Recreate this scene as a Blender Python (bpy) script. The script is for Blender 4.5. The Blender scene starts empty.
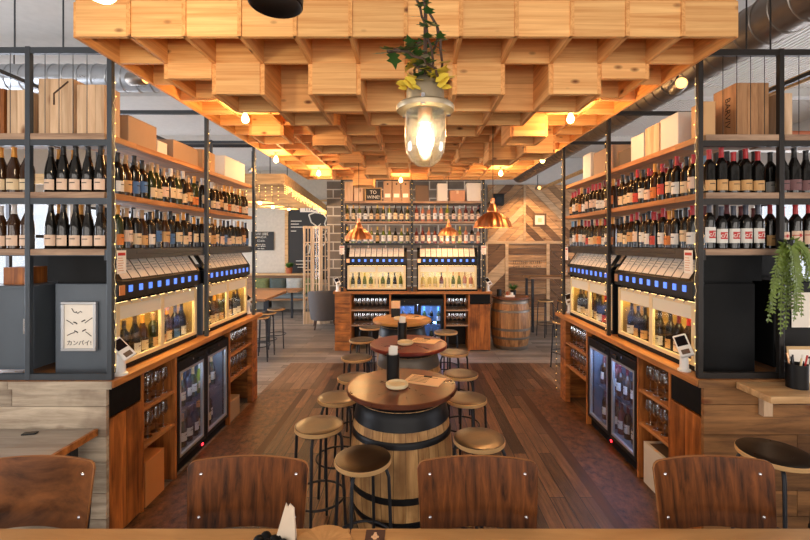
import bpy, bmesh, math, random
from mathutils import Vector, Matrix
random.seed(11)
S = bpy.context.scene
C = S.collection
PI = math.pi
R = math.radians

# ------------------------------------------------------------------ materials
def lin(c):
    return tuple(((v/255.0)/12.92 if v/255.0 <= 0.04045 else ((v/255.0+0.055)/1.055)**2.4) for v in c) + (1.0,)

def newmat(name):
    m = bpy.data.materials.new(name); m.use_nodes = True
    nt = m.node_tree
    b = nt.nodes['Principled BSDF']
    return m, nt, b

def N(nt, t, **kw):
    n = nt.nodes.new(t)
    for k, v in kw.items():
        setattr(n, k, v)
    return n

def plain(name, col, rough=0.5, metal=0.0, vary=0.0, emit=None, estr=0.0, spec=0.5, bump=0.0):
    m, nt, b = newmat(name)
    b.inputs['Base Color'].default_value = lin(col)
    b.inputs['Roughness'].default_value = rough
    b.inputs['Metallic'].default_value = metal
    b.inputs['Specular IOR Level'].default_value = spec
    tc = N(nt, 'ShaderNodeTexCoord')
    no = N(nt, 'ShaderNodeTexNoise'); no.inputs['Scale'].default_value = 14; no.inputs['Detail'].default_value = 4
    nt.links.new(tc.outputs['Object'], no.inputs['Vector'])
    mr = N(nt, 'ShaderNodeMapRange')
    mr.inputs['To Min'].default_value = max(0.02, rough-0.08); mr.inputs['To Max'].default_value = min(1, rough+0.08)
    nt.links.new(no.outputs['Fac'], mr.inputs['Value']); nt.links.new(mr.outputs['Result'], b.inputs['Roughness'])
    if vary:
        hs = N(nt, 'ShaderNodeHueSaturation'); hs.inputs['Color'].default_value = lin(col)
        mv = N(nt, 'ShaderNodeMapRange'); mv.inputs['To Min'].default_value = 1-vary; mv.inputs['To Max'].default_value = 1+vary
        nt.links.new(no.outputs['Fac'], mv.inputs['Value']); nt.links.new(mv.outputs['Result'], hs.inputs['Value'])
        nt.links.new(hs.outputs['Color'], b.inputs['Base Color'])
    if bump:
        bp = N(nt, 'ShaderNodeBump'); bp.inputs['Strength'].default_value = bump; bp.inputs['Distance'].default_value = 0.01
        nt.links.new(no.outputs['Fac'], bp.inputs['Height']); nt.links.new(bp.outputs['Normal'], b.inputs['Normal'])
    if emit:
        b.inputs['Emission Color'].default_value = lin(emit); b.inputs['Emission Strength'].default_value = estr
    return m

def emitter(name, col, strength):
    m, nt, b = newmat(name)
    b.inputs['Base Color'].default_value = lin(col)
    b.inputs['Emission Color'].default_value = lin(col); b.inputs['Emission Strength'].default_value = strength
    return m

def wood(name, dark, light, axis='X', rough=0.55, vary=0.22, scale=1.0, knots=False, wave=0.0, stain=None, spec=0.4, stretch=12.0, bump=0.25, lo=0.32, hi=0.66, along=1.2, kn=0.85, rv=(.1, .15)):
    """streaked timber: grain along one axis, each board (mesh island) a shade of its own"""
    m, nt, b = newmat(name); L = nt.links.new
    tc = N(nt, 'ShaderNodeTexCoord'); geo = N(nt, 'ShaderNodeNewGeometry'); oi = N(nt, 'ShaderNodeObjectInfo')
    ad = N(nt, 'ShaderNodeMath', operation='ADD'); L(geo.outputs['Random Per Island'], ad.inputs[0]); L(oi.outputs['Random'], ad.inputs[1])
    mu = N(nt, 'ShaderNodeMath', operation='MULTIPLY'); L(ad.outputs[0], mu.inputs[0]); mu.inputs[1].default_value = 17.3
    va = N(nt, 'ShaderNodeVectorMath', operation='ADD'); L(tc.outputs['Object'], va.inputs[0]); L(mu.outputs[0], va.inputs[1])
    mp = N(nt, 'ShaderNodeMapping')
    mp.inputs['Scale'].default_value = tuple((along if a == axis else stretch)*scale for a in 'XYZ')
    L(va.outputs[0], mp.inputs['Vector'])
    n1 = N(nt, 'ShaderNodeTexNoise'); n1.inputs['Scale'].default_value = 1.6; n1.inputs['Detail'].default_value = 8; n1.inputs['Roughness'].default_value = 0.62; n1.inputs['Distortion'].default_value = 0.6
    L(mp.outputs[0], n1.inputs['Vector'])
    fac = n1.outputs['Fac']
    if wave:
        w = N(nt, 'ShaderNodeTexWave', wave_type='BANDS', bands_direction='DIAGONAL'); w.inputs['Scale'].default_value = 0.45; w.inputs['Distortion'].default_value = 7; w.inputs['Detail'].default_value = 3; w.inputs['Detail Scale'].default_value = 0.6
        L(mp.outputs[0], w.inputs['Vector'])
        mx = N(nt, 'ShaderNodeMix'); mx.inputs['Factor'].default_value = wave
        L(fac, mx.inputs[2]); L(w.outputs['Fac'], mx.inputs[3]); fac = mx.outputs[0]
    cr = N(nt, 'ShaderNodeValToRGB'); e = cr.color_ramp.elements
    e[0].position = lo; e[0].color = lin(dark); e[1].position = hi; e[1].color = lin(light)
    L(fac, cr.inputs['Fac']); col = cr.outputs['Color']
    if knots:
        mk = N(nt, 'ShaderNodeMapping'); mk.inputs['Scale'].default_value = tuple((3.2 if a == axis else 6.5) for a in 'XYZ'); L(va.outputs[0], mk.inputs['Vector'])
        vo = N(nt, 'ShaderNodeTexVoronoi'); vo.inputs['Scale'].default_value = kn; L(mk.outputs[0], vo.inputs['Vector'])
        kr = N(nt, 'ShaderNodeValToRGB'); k = kr.color_ramp.elements
        k[0].position = 0.05; k[0].color = (1, 1, 1, 1); k[1].position = 0.15; k[1].color = (0, 0, 0, 1); L(vo.outputs['Distance'], kr.inputs['Fac'])
        mk2 = N(nt, 'ShaderNodeMix', data_type='RGBA'); L(kr.outputs['Color'], mk2.inputs['Factor']); L(col, mk2.inputs[6]); mk2.inputs[7].default_value = lin((112, 62, 26)); col = mk2.outputs[2]
    if stain:
        n3 = N(nt, 'ShaderNodeTexNoise'); n3.inputs['Scale'].default_value = 3.0; n3.inputs['Detail'].default_value = 5; L(va.outputs[0], n3.inputs['Vector'])
        sr = N(nt, 'ShaderNodeValToRGB'); s = sr.color_ramp.elements; s[0].position = 0.5; s[0].color = (0, 0, 0, 1); s[1].position = 0.72; s[1].color = (.8, .8, .8, 1); L(n3.outputs['Fac'], sr.inputs['Fac'])
        ms = N(nt, 'ShaderNodeMix', data_type='RGBA'); L(sr.outputs['Color'], ms.inputs['Factor']); L(col, ms.inputs[6]); ms.inputs[7].default_value = lin(stain); col = ms.outputs[2]
    hs = N(nt, 'ShaderNodeHueSaturation'); L(col, hs.inputs['Color'])
    mv = N(nt, 'ShaderNodeMapRange'); mv.inputs['To Min'].default_value = 1-vary; mv.inputs['To Max'].default_value = 1+vary
    L(geo.outputs['Random Per Island'], mv.inputs['Value']); L(mv.outputs['Result'], hs.inputs['Value'])
    L(hs.outputs['Color'], b.inputs['Base Color'])
    b.inputs['Specular IOR Level'].default_value = spec
    rr = N(nt, 'ShaderNodeMapRange'); rr.inputs['To Min'].default_value = rough-rv[0]; rr.inputs['To Max'].default_value = min(1, rough+rv[1])
    L(n1.outputs['Fac'], rr.inputs['Value']); L(rr.outputs['Result'], b.inputs['Roughness'])
    bp = N(nt, 'ShaderNodeBump'); bp.inputs['Strength'].default_value = bump; bp.inputs['Distance'].default_value = 0.004
    L(n1.outputs['Fac'], bp.inputs['Height']); L(bp.outputs['Normal'], b.inputs['Normal'])
    return m

def bricked(name, c1, c2, mortar, bw, rh, msize, axes='YX', rough=0.6, offset=0.5, noise_dark=0.45, streak=9.0, bump=0.4, spec=0.4):
    """floorboards or blocks laid in a bond over two object axes"""
    m, nt, b = newmat(name); L = nt.links.new
    tc = N(nt, 'ShaderNodeTexCoord'); sp = N(nt, 'ShaderNodeSeparateXYZ'); L(tc.outputs['Object'], sp.inputs[0])
    cb = N(nt, 'ShaderNodeCombineXYZ'); L(sp.outputs[axes[0]], cb.inputs['X']); L(sp.outputs[axes[1]], cb.inputs['Y'])
    br = N(nt, 'ShaderNodeTexBrick'); br.offset = offset; br.inputs['Scale'].default_value = 1.0
    br.inputs['Brick Width'].default_value = bw; br.inputs['Row Height'].default_value = rh; br.inputs['Mortar Size'].default_value = msize
    br.inputs['Color1'].default_value = lin(c1); br.inputs['Color2'].default_value = lin(c2); br.inputs['Mortar'].default_value = lin(mortar)
    br.inputs['Bias'].default_value = 0.0
    L(cb.outputs[0], br.inputs['Vector'])
    mp = N(nt, 'ShaderNodeMapping'); mp.inputs['Scale'].default_value = (1.3, streak, 1); L(cb.outputs[0], mp.inputs['Vector'])
    n1 = N(nt, 'ShaderNodeTexNoise'); n1.inputs['Scale'].default_value = 2.2; n1.inputs['Detail'].default_value = 12; n1.inputs['Roughness'].default_value = 0.74; L(mp.outputs[0], n1.inputs['Vector'])
    mr = N(nt, 'ShaderNodeMapRange'); mr.inputs['From Min'].default_value = 0.3; mr.inputs['From Max'].default_value = 0.7; mr.inputs['To Min'].default_value = noise_dark; mr.inputs['To Max'].default_value = 1.35
    L(n1.outputs['Fac'], mr.inputs['Value'])
    n2 = N(nt, 'ShaderNodeTexNoise'); n2.inputs['Scale'].default_value = 1.1; n2.inputs['Detail'].default_value = 5; L(cb.outputs[0], n2.inputs['Vector'])
    m2 = N(nt, 'ShaderNodeMapRange'); m2.inputs['From Min'].default_value = 0.3; m2.inputs['From Max'].default_value = 0.7; m2.inputs['To Min'].default_value = 0.75; m2.inputs['To Max'].default_value = 1.2; L(n2.outputs['Fac'], m2.inputs['Value'])
    mm = N(nt, 'ShaderNodeMath', operation='MULTIPLY'); L(mr.outputs[0], mm.inputs[0]); L(m2.outputs[0], mm.inputs[1])
    hs = N(nt, 'ShaderNodeHueSaturation'); L(br.outputs['Color'], hs.inputs['Color']); L(mm.outputs[0], hs.inputs['Value'])
    L(hs.outputs['Color'], b.inputs['Base Color'])
    rr = N(nt, 'ShaderNodeMapRange'); rr.inputs['To Min'].default_value = rough-0.15; rr.inputs['To Max'].default_value = rough+0.15
    L(n1.outputs['Fac'], rr.inputs['Value']); L(rr.outputs[0], b.inputs['Roughness'])
    b.inputs['Specular IOR Level'].default_value = spec
    sb = N(nt, 'ShaderNodeMath', operation='SUBTRACT'); L(n1.outputs['Fac'], sb.inputs[0]); L(br.outputs['Fac'], sb.inputs[1])
    bp = N(nt, 'ShaderNodeBump'); bp.inputs['Strength'].default_value = bump; bp.inputs['Distance'].default_value = 0.006
    L(sb.outputs[0], bp.inputs['Height']); L(bp.outputs['Normal'], b.inputs['Normal'])
    return m

def glass(name, tint=(255, 255, 255), refl=0.12, clear=0.9, haze=0.0):
    """thin pane: mostly see-through, a little mirror, more at grazing angles"""
    m = bpy.data.materials.new(name); m.use_nodes = True; nt = m.node_tree; nt.nodes.clear(); L = nt.links.new
    out = N(nt, 'ShaderNodeOutputMaterial'); mx = N(nt, 'ShaderNodeMixShader'); tr = N(nt, 'ShaderNodeBsdfTransparent'); gl = N(nt, 'ShaderNodeBsdfGlossy')
    t = lin(tint); tr.inputs['Color'].default_value = (t[0]*clear, t[1]*clear, t[2]*clear, 1)
    gl.inputs['Roughness'].default_value = 0.05; gl.inputs['Color'].default_value = (1, 1, 1, 1)
    lw = N(nt, 'ShaderNodeLayerWeight'); lw.inputs['Blend'].default_value = 0.35
    mr = N(nt, 'ShaderNodeMapRange'); mr.inputs['To Min'].default_value = refl*0.4; mr.inputs['To Max'].default_value = min(1, refl*4)
    L(lw.outputs['Facing'], mr.inputs['Value']); L(mr.outputs[0], mx.inputs[0])
    if haze:
        hz = N(nt, 'ShaderNodeMixShader'); tl = N(nt, 'ShaderNodeBsdfTranslucent'); tl.inputs['Color'].default_value = t; hz.inputs[0].default_value = haze
        L(tr.outputs[0], hz.inputs[1]); L(tl.outputs[0], hz.inputs[2]); L(hz.outputs[0], mx.inputs[1])
    else: L(tr.outputs[0], mx.inputs[1])
    L(gl.outputs[0], mx.inputs[2]); L(mx.outputs[0], out.inputs[0])
    return m

M = {}
M['pine'] = wood('pine', (204, 132, 66), (252, 202, 134), 'X', 0.55, 0.14, 1.0, knots=True, stretch=24, bump=.1, lo=.22, hi=.7, along=.7, kn=1.25)
M['pine_long'] = wood('pine_long', (194, 120, 56), (246, 188, 118), 'Y', 0.55, 0.14, 1.0, knots=True, stretch=24, bump=.1, lo=.22, hi=.7, along=.7, kn=1.1)
M['ply'] = wood('ply', (196, 128, 66), (222, 160, 96), 'Y', 0.6, 0.1)
M['lightpanel'] = plain('light_panel', (250, 205, 140), 0.6)
M['counterwood'] = wood('counter_wood', (112, 58, 22), (204, 124, 58), 'Z', 0.5, 0.22, knots=True, stain=(84, 46, 22))
M['counterwood_h'] = wood('counter_wood_horizontal', (116, 64, 26), (206, 130, 64), 'X', 0.5, 0.24, knots=True, stain=(70, 40, 20))
M['worktop'] = wood('worktop_wood', (126, 76, 36), (196, 130, 70), 'Y', 0.42, 0.12)
M['worktop_x'] = wood('worktop_wood_across', (126, 76, 36), (190, 124, 66), 'X', 0.42, 0.12)
M['shelfwood'] = wood('shelf_wood', (138, 86, 46), (204, 140, 84), 'Y', 0.55, 0.15)
M['shelfwood_x'] = wood('shelf_wood_across', (120, 92, 72), (176, 146, 120), 'X', 0.6, 0.15)
M['greywood'] = wood('weathered_wood', (140, 122, 104), (206, 190, 168), 'X', 0.7, 0.2, knots=True, stain=(120, 100, 84))
M['brownclad'] = wood('brown_cladding', (92, 62, 36), (160, 112, 66), 'X', 0.55, 0.22, knots=True)
M['greytop'] = wood('grey_tabletop', (138, 126, 114), (176, 164, 150), 'X', 0.42, 0.1)
M['fronttable'] = wood('bar_table_wood', (172, 124, 74), (200, 152, 98), 'X', 0.45, 0.08, stretch=8)
M['chairwood'] = wood('chair_plywood', (30, 14, 8), (134, 76, 35), 'Z', 0.3, 0.12, 1.0, wave=0.1, stretch=30, bump=.05, lo=.28, hi=.8, along=.5, spec=.22, rv=(.0, .1))
M['chairwood_burl'] = wood('chair_plywood_cloudy', (52, 28, 14), (140, 86, 46), 'X', 0.34, 0.1, 1.6, stretch=3, bump=.06, spec=.25)
M['chairedge'] = wood('chair_edge', (120, 76, 40), (168, 112, 64), 'X', 0.5, 0.1)
M['seatwood'] = wood('stool_seat_wood', (32, 21, 13), (70, 47, 25), 'X', 0.3, 0.14, stretch=5, spec=.6, bump=.01, rv=(.02, .04))
M['seatblack'] = plain('stool_seat_black', (26, 24, 22), 0.3)
M['seatrim'] = plain('seat_edge_ply', (206, 164, 110), 0.55, vary=0.12)
M['oak'] = wood('barrel_oak', (150, 104, 58), (214, 168, 110), 'Z', 0.5, 0.09, 1.0, stain=(112, 74, 40), stretch=14)
M['oakdark'] = wood('barrel_oak_dark', (120, 80, 46), (182, 130, 80), 'Z', 0.5, 0.12, 1.0, stain=(88, 56, 32), stretch=14)
M['top1'] = wood('barrel_top_copper_brown', (68, 33, 19), (110, 57, 31), 'X', 0.28, 0.05, stretch=3, spec=.4, bump=.05)
M['top2'] = wood('barrel_top_red', (88, 32, 28), (128, 52, 40), 'X', 0.28, 0.05, stretch=3, spec=.4, bump=.05)
M['top3'] = wood('barrel_top_honey', (160, 108, 48), (200, 146, 72), 'X', 0.34, 0.05, stretch=3)
M['top4'] = wood('barrel_top_dark', (92, 48, 26), (130, 74, 42), 'X', 0.4, 0.05, stretch=3)
M['steel'] = plain('black_steel', (50, 51, 55), 0.45, 0.6, vary=0.12)
M['steel_daylit'] = plain('daylit_steel_frame', (70, 76, 83), 0.45, 0.5, vary=0.12)  # black steel with blue-grey daylight put into its colour
M['steel_warm'] = plain('dark_steel_frame', (46, 42, 40), 0.45, 0.5, vary=0.12)
M['steelblue'] = plain('grey_blue_steel', (92, 98, 106), 0.45, 0.3, vary=0.1)
M['hoop'] = plain('hoop_black', (30, 30, 32), 0.42, 0.5, vary=0.2, bump=0.2)
M['hoopgrey'] = plain('hoop_grey', (118, 108, 98), 0.5, 0.6, vary=0.2, bump=0.2)
M['black'] = plain('black_satin', (13, 13, 14), 0.38, spec=.35)
M['blackmatte'] = plain('black_matte', (10, 10, 11), 0.6, spec=.2)
M['darkboard'] = plain('dark_back_board', (38, 30, 26), 0.7, vary=0.2)
M['greybox'] = plain('grey_painted_metal', (88, 97, 107), 0.4, 0.1, vary=0.06)
M['chrome'] = plain('chrome', (220, 220, 224), 0.16, 1.0)
M['alu'] = plain('brushed_aluminium', (196, 196, 198), 0.38, 0.8)
M['copper'] = plain('copper', (250, 186, 138), 0.36, 1.0, vary=0.08)
M['white'] = plain('white_plastic', (232, 230, 226), 0.4)
M['cream'] = plain('cream_frame', (226, 206, 164), 0.45)
M['lampmetal'] = plain('lamp_bronze', (168, 152, 126), 0.42, 0.7, vary=.15)
M['frost'] = plain('frosted_band', (222, 216, 200), 0.5)
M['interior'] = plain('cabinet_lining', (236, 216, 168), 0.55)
M['interior_dim'] = plain('cabinet_lining_dim', (150, 122, 66), 0.45, vary=.1)  # dim copy of the lining, the shade put into its colour
M['paper'] = plain('paper', (240, 232, 220), 0.7, vary=0.04)
M['kraftpaper'] = plain('kraft_menu_paper', (238, 200, 158), 0.7, vary=0.06)
M['card'] = plain('cardboard', (166, 136, 108), 0.75, vary=0.08)
M['cardlit'] = plain('cardboard_lit', (214, 168, 118), 0.75, vary=0.06)  # lit copy of the cardboard, lamplight mixed into the colour
M['cartonwhite'] = plain('white_carton', (226, 218, 206), 0.6, vary=0.05)
M['cartondark'] = plain('dark_carton', (96, 78, 64), 0.7, vary=0.1)
M['cartonpink'] = plain('salmon_carton', (206, 150, 112), 0.7, vary=0.06)
M['winebox'] = wood('wine_crate_pine', (186, 148, 112), (226, 194, 160), 'Z', 0.6, 0.14, knots=True)
M['cardpaper'] = plain('price_card_paper', (236, 226, 214), 0.7, vary=.05)
M['greyprint'] = plain('grey_print', (170, 164, 158), 0.7)
M['ink'] = plain('ink', (44, 38, 38), 0.7)
M['red'] = plain('red_print', (188, 36, 34), 0.5)
M['screenblue'] = emitter('lit_blue_display', (78, 122, 236), .95)
M['screendark'] = plain('dark_screen', (18, 20, 26), 0.15)
M['ledwarm'] = emitter('warm_led_strip', (255, 226, 160), 3.5)
M['ledcool'] = emitter('cool_led_strip', (190, 220, 255), 8.0)
M['bulb'] = emitter('lit_bulb', (255, 214, 140), 12.0)
M['spotlens'] = emitter('lit_spot_lens', (255, 178, 92), 3.0)
M['bulbcool'] = emitter('lit_filament_bulb', (255, 250, 236), 9.0)
M['fairy'] = emitter('fairy_light', (255, 206, 110), 3.2)
M['lampdisc'] = emitter('lit_lamp_disc', (255, 238, 205), 3.0)
M['glass'] = glass('clear_glass', refl=.06, clear=.94)
M['wineglass'] = glass('wine_glass', (250, 250, 250), refl=0.5, clear=0.86)
M['lampglass'] = glass('lamp_glass', (255, 246, 214), refl=0.16, clear=0.94, haze=.06)
M['screenglass'] = glass('screen_glass', refl=.015, clear=.95)
M['leaf'] = plain('ivy_green', (60, 104, 44), 0.45, vary=0.3)
M['leafyellow'] = plain('yellow_leaf', (226, 196, 70), 0.5, vary=0.15)
M['fern'] = plain('fern_green', (98, 118, 38), 0.5, vary=0.55)
M['vine'] = plain('vine_brown', (70, 46, 30), 0.7, vary=0.2)
M['chalk'] = plain('chalkboard', (44, 46, 48), 0.75, vary=0.12)
M['chalkwhite'] = plain('chalk_white', (226, 224, 216), 0.8)
M['concretewall'] = plain('pale_concrete', (196, 190, 178), 0.8, vary=0.16, bump=0.1)
M['ceilpaint'] = plain('grey_concrete_ceiling', (208, 206, 202), 0.85, vary=0.1, bump=0.1)
M['wallpaint'] = plain('grey_wall', (206, 205, 203), 0.8, vary=0.08)
M['duct'] = plain('galvanised_duct', (188, 192, 198), 0.3, 0.85, vary=0.12)
M['ductdark'] = plain('dull_duct', (150, 142, 134), 0.38, 0.8, vary=0.12)
M['velvet'] = plain('grey_velvet', (86, 82, 82), 0.75, vary=0.12)
M['screenwood'] = wood('screen_whitewashed_wood', (196, 166, 132), (232, 208, 178), 'Z', 0.6, 0.1)
M['palewood'] = wood('pale_timber', (176, 138, 92), (222, 184, 132), 'X', 0.6, 0.12)
M['dullwood'] = wood('dull_table_wood', (128, 92, 62), (170, 128, 90), 'X', 0.5, 0.1)
M['cush1'] = plain('green_leaf_cushion', (104, 112, 72), 0.9, vary=0.55)
M['cush2'] = plain('grey_white_cushion', (164, 168, 166), 0.9, vary=0.35)
M['cush3'] = plain('dark_teal_cushion', (70, 82, 80), 0.9, vary=0.4)
M['pad'] = plain('blue_grey_pad', (116, 130, 138), 0.9, vary=0.1)
M['terracotta'] = plain('terracotta', (170, 92, 56), 0.7)
M['redled'] = emitter('red_indicator', (255, 40, 50), 4.0)
M['outside'] = emitter('bright_street', (226, 236, 250), 1.7)
M['planks_a'] = wood('salvaged_planks', (132, 98, 68), (206, 162, 118), 'X', 0.65, 0.32, knots=True)
M['planks_dark'] = wood('salvaged_planks_dark', (80, 58, 42), (130, 96, 68), 'X', 0.65, 0.2)
M['planks_pale'] = wood('salvaged_planks_pale', (166, 136, 104), (208, 178, 144), 'X', 0.65, 0.14)
M['floor_c'] = bricked('brown_floorboards', (54, 37, 28), (138, 98, 70), (18, 13, 11), 1.1, 0.12, 0.004, 'YX', 0.38, 0.37, 0.1, 18.0, 0.9)
M['floor_b'] = bricked('dull_floorboards', (104, 80, 62), (140, 110, 86), (50, 40, 32), 1.2, 0.14, 0.003, 'YX', 0.5, 0.4, 0.5)
M['floor_g'] = bricked('grey_floorboards', (108, 102, 98), (150, 142, 134), (60, 54, 50), 1.5, 0.16, 0.003, 'XY', 0.45, 0.4, 0.6)
M['floor_k'] = bricked('rough_red_brown_screed', (122, 82, 56), (130, 88, 58), (122, 82, 56), 30, 30, 0.0, 'YX', 0.42, 0.37, -0.15, 1.6, 1.0)
M['floor_k'].node_tree.nodes['Noise Texture'].inputs['Scale'].default_value = 9
M['floor_e'] = wood('floor_border_strip', (58, 38, 26), (92, 62, 42), 'Y', 0.5, 0.1)
M['blocks'] = bricked('concrete_blocks', (112, 98, 84), (134, 120, 104), (206, 194, 176), 0.45, 0.225, 0.015, 'XZ', 0.8, 0.5, 0.85, 1.3)

# ------------------------------------------------------------------ mesh helpers
class MB:
    def __init__(s): s.bm = bmesh.new()
    def box(s, a, b, mi=0):
        x0, x1 = sorted((a[0], b[0])); y0, y1 = sorted((a[1], b[1])); z0, z1 = sorted((a[2], b[2]))
        v = [s.bm.verts.new(p) for p in ((x0,y0,z0),(x1,y0,z0),(x1,y1,z0),(x0,y1,z0),(x0,y0,z1),(x1,y0,z1),(x1,y1,z1),(x0,y1,z1))]
        for q in ((3,2,1,0),(4,5,6,7),(0,1,5,4),(1,2,6,5),(2,3,7,6),(3,0,4,7)):
            f = s.bm.faces.new([v[i] for i in q]); f.material_index = mi
        return s
    def obox(s, mat, sx, sy, sz, mi=0):
        """box of the given full sizes centred on the frame mat"""
        v = [s.bm.verts.new(mat @ Vector((x*sx/2, y*sy/2, z*sz/2))) for x, y, z in ((-1,-1,-1),(1,-1,-1),(1,1,-1),(-1,1,-1),(-1,-1,1),(1,-1,1),(1,1,1),(-1,1,1))]
        for q in ((3,2,1,0),(4,5,6,7),(0,1,5,4),(1,2,6,5),(2,3,7,6),(3,0,4,7)):
            f = s.bm.faces.new([v[i] for i in q]); f.material_index = mi
        return s
    def tube(s, pts, r, seg=8, mi=0, closed=False, cap=True):
        pts = [Vector(p) for p in pts]; n = len(pts); rings = []; up = None
        rr = r if isinstance(r, (list, tuple)) else [r]*n
        for i, p in enumerate(pts):
            if closed: t = (pts[(i+1) % n]-pts[i-1]).normalized()
            else: t = (pts[min(i+1, n-1)]-pts[max(i-1, 0)]).normalized()
            if up is None:
                up = Vector((0, 0, 1)) if abs(t.z) < 0.9 else Vector((1, 0, 0))
            a = t.cross(up)
            if a.length < 1e-5: a = t.cross(Vector((0.3, 1, 0.2)))
            a.normalize(); b = a.cross(t).normalized(); up = b
            rings.append([s.bm.verts.new(p+(a*math.cos(2*PI*k/seg)+b*math.sin(2*PI*k/seg))*rr[i]) for k in range(seg)])
        for i in range(n if closed else n-1):
            A = rings[i]; B = rings[(i+1) % n]
            for k in range(seg):
                f = s.bm.faces.new((A[k], A[(k+1) % seg], B[(k+1) % seg], B[k])); f.material_index = mi
        if cap and not closed:
            f = s.bm.faces.new(rings[0][::-1]); f.material_index = mi
            f = s.bm.faces.new(rings[-1]); f.material_index = mi
        return s
    def lathe(s, prof, seg=16, c=(0, 0, 0), mi=0, a0=0.0, a1=2*PI, axis='Z'):
        full = abs(a1-a0-2*PI) < 1e-6; n = seg if full else seg+1; cols = []
        for k in range(n):
            a = a0+(a1-a0)*k/seg; col = []
            for r, z in prof:
                p = Vector((r*math.cos(a), r*math.sin(a), z))
                if axis == 'X': p = Vector((p.z, p.x, p.y))
                if axis == 'Y': p = Vector((p.x, p.z, p.y))
                col.append(s.bm.verts.new(p+Vector(c)))
            cols.append(col)
        for k in range(seg):
            A = cols[k]; B = cols[(k+1) % n]
            for j in range(len(prof)-1):
                if prof[j][0] < 1e-6 and prof[j+1][0] < 1e-6: continue
                q = [A[j], B[j], B[j+1], A[j+1]]
                if prof[j][0] < 1e-6: q = [A[j], B[j+1], A[j+1]]
                if prof[j+1][0] < 1e-6: q = [A[j], B[j], A[j+1]]
                f = s.bm.faces.new(q); f.material_index = mi
        return s
    def poly(s, pts, mi=0):
        f = s.bm.faces.new([s.bm.verts.new(p) for p in pts]); f.material_index = mi
        return s
    def prism(s, pts, d, mi=0):
        """a flat outline pushed by vector d"""
        d = Vector(d); a = [s.bm.verts.new(p) for p in pts]; b = [s.bm.verts.new(Vector(p)+d) for p in pts]; n = len(pts)
        for q in (a[::-1], b): s.bm.faces.new(q).material_index = mi
        for k in range(n): s.bm.faces.new((a[k], a[(k+1) % n], b[(k+1) % n], b[k])).material_index = mi
        return s
    def build(s, name, mat, parent=None, smooth=None, bevel=0.0, loc=None, weld=False):
        if weld: bmesh.ops.remove_doubles(s.bm, verts=s.bm.verts, dist=1e-5)
        bmesh.ops.recalc_face_normals(s.bm, faces=s.bm.faces)
        me = bpy.data.meshes.new(name); s.bm.to_mesh(me); s.bm.free()
        for m in (mat if isinstance(mat, (list, tuple)) else [mat]): me.materials.append(m)
        if smooth:
            me.polygons.foreach_set('use_smooth', [True]*len(me.polygons)); me.set_sharp_from_angle(angle=R(smooth))
        o = bpy.data.objects.new(name, me); C.objects.link(o)
        if parent: o.parent = parent
        if loc: o.location = loc
        if bevel:
            bv = o.modifiers.new('edge', 'BEVEL'); bv.width = bevel; bv.segments = 2; bv.limit_method = 'ANGLE'
        return o

def tag(o, label=None, cat=None, group=None, kind=None):
    if label: o['label'] = label
    if cat: o['category'] = cat
    if group: o['group'] = group
    if kind: o['kind'] = kind
    return o

def thing(name, label, cat, loc=(0, 0, 0), rz=0.0, group=None):
    o = bpy.data.objects.new(name, None); C.objects.link(o); o.empty_display_size = 0.1
    o.location = loc; o.rotation_euler = (0, 0, rz)
    return tag(o, label, cat, group)

KIDS = {}
def dup(root, loc, rz, label, group=None, cat=None):
    """a copy of a thing with copies of its parts and their sub-parts"""
    r = root.copy(); C.objects.link(r); r.location = loc; r.rotation_euler = (0, 0, rz); r['label'] = label
    if group: r['group'] = group
    for ch in list(root.children):
        c = ch.copy(); C.objects.link(c); c.parent = r
        for g in list(ch.children):
            d = g.copy(); C.objects.link(d); d.parent = c
    return r

class Proto:
    """the first placing moves the original, the later ones copy it"""
    def __init__(s, root): s.root = root; s.used = False
    def put(s, loc, rz, label, group=None):
        if not s.used:
            s.used = True; o = s.root; o.location = loc; o.rotation_euler = (0, 0, rz); o['label'] = label
            if group: o['group'] = group
            return o
        return dup(s.root, loc, rz, label, group)

def struct(name, mb, mat, **kw):
    o = mb.build(name, mat, **kw); o['kind'] = 'structure'; return o

def text_mesh(body, size, align='CENTER'):
    cu = bpy.data.curves.new('lettering', 'FONT'); cu.body = body; cu.size = size; cu.align_x = align; cu.align_y = 'CENTER'; cu.extrude = 0.0008; cu.resolution_u = 2
    o = bpy.data.objects.new('lettering', cu); C.objects.link(o)
    dg = bpy.context.evaluated_depsgraph_get(); dg.update()
    me = bpy.data.meshes.new_from_object(o.evaluated_get(dg))
    bpy.data.objects.remove(o); bpy.data.curves.remove(cu)
    return me

def lettering(body, size, mat, parent, loc, rot=(PI/2, 0, 0), align='CENTER', name='lettering'):
    me = text_mesh(body, size, align); me.materials.clear(); me.materials.append(mat)
    o = bpy.data.objects.new(name, me); C.objects.link(o); o.parent = parent; o.location = loc; o.rotation_euler = rot
    return o

def wrap_lettering(body, size, mat, parent, r, z):
    """lettering bent round a bottle, centred on its -y side"""
    me = text_mesh(body, size); me.materials.clear(); me.materials.append(mat)
    for v in me.vertices:
        a = -PI/2+v.co.x/r; rr = r+v.co.z+0.0004
        v.co = Vector((rr*math.cos(a), rr*math.sin(a), z+v.co.y))
    o = bpy.data.objects.new('lettering', me); C.objects.link(o); o.parent = parent
    return o

ORD = 'first second third fourth fifth sixth seventh eighth ninth tenth eleventh twelfth thirteenth fourteenth fifteenth sixteenth seventeenth eighteenth nineteenth twentieth'.split()

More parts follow.
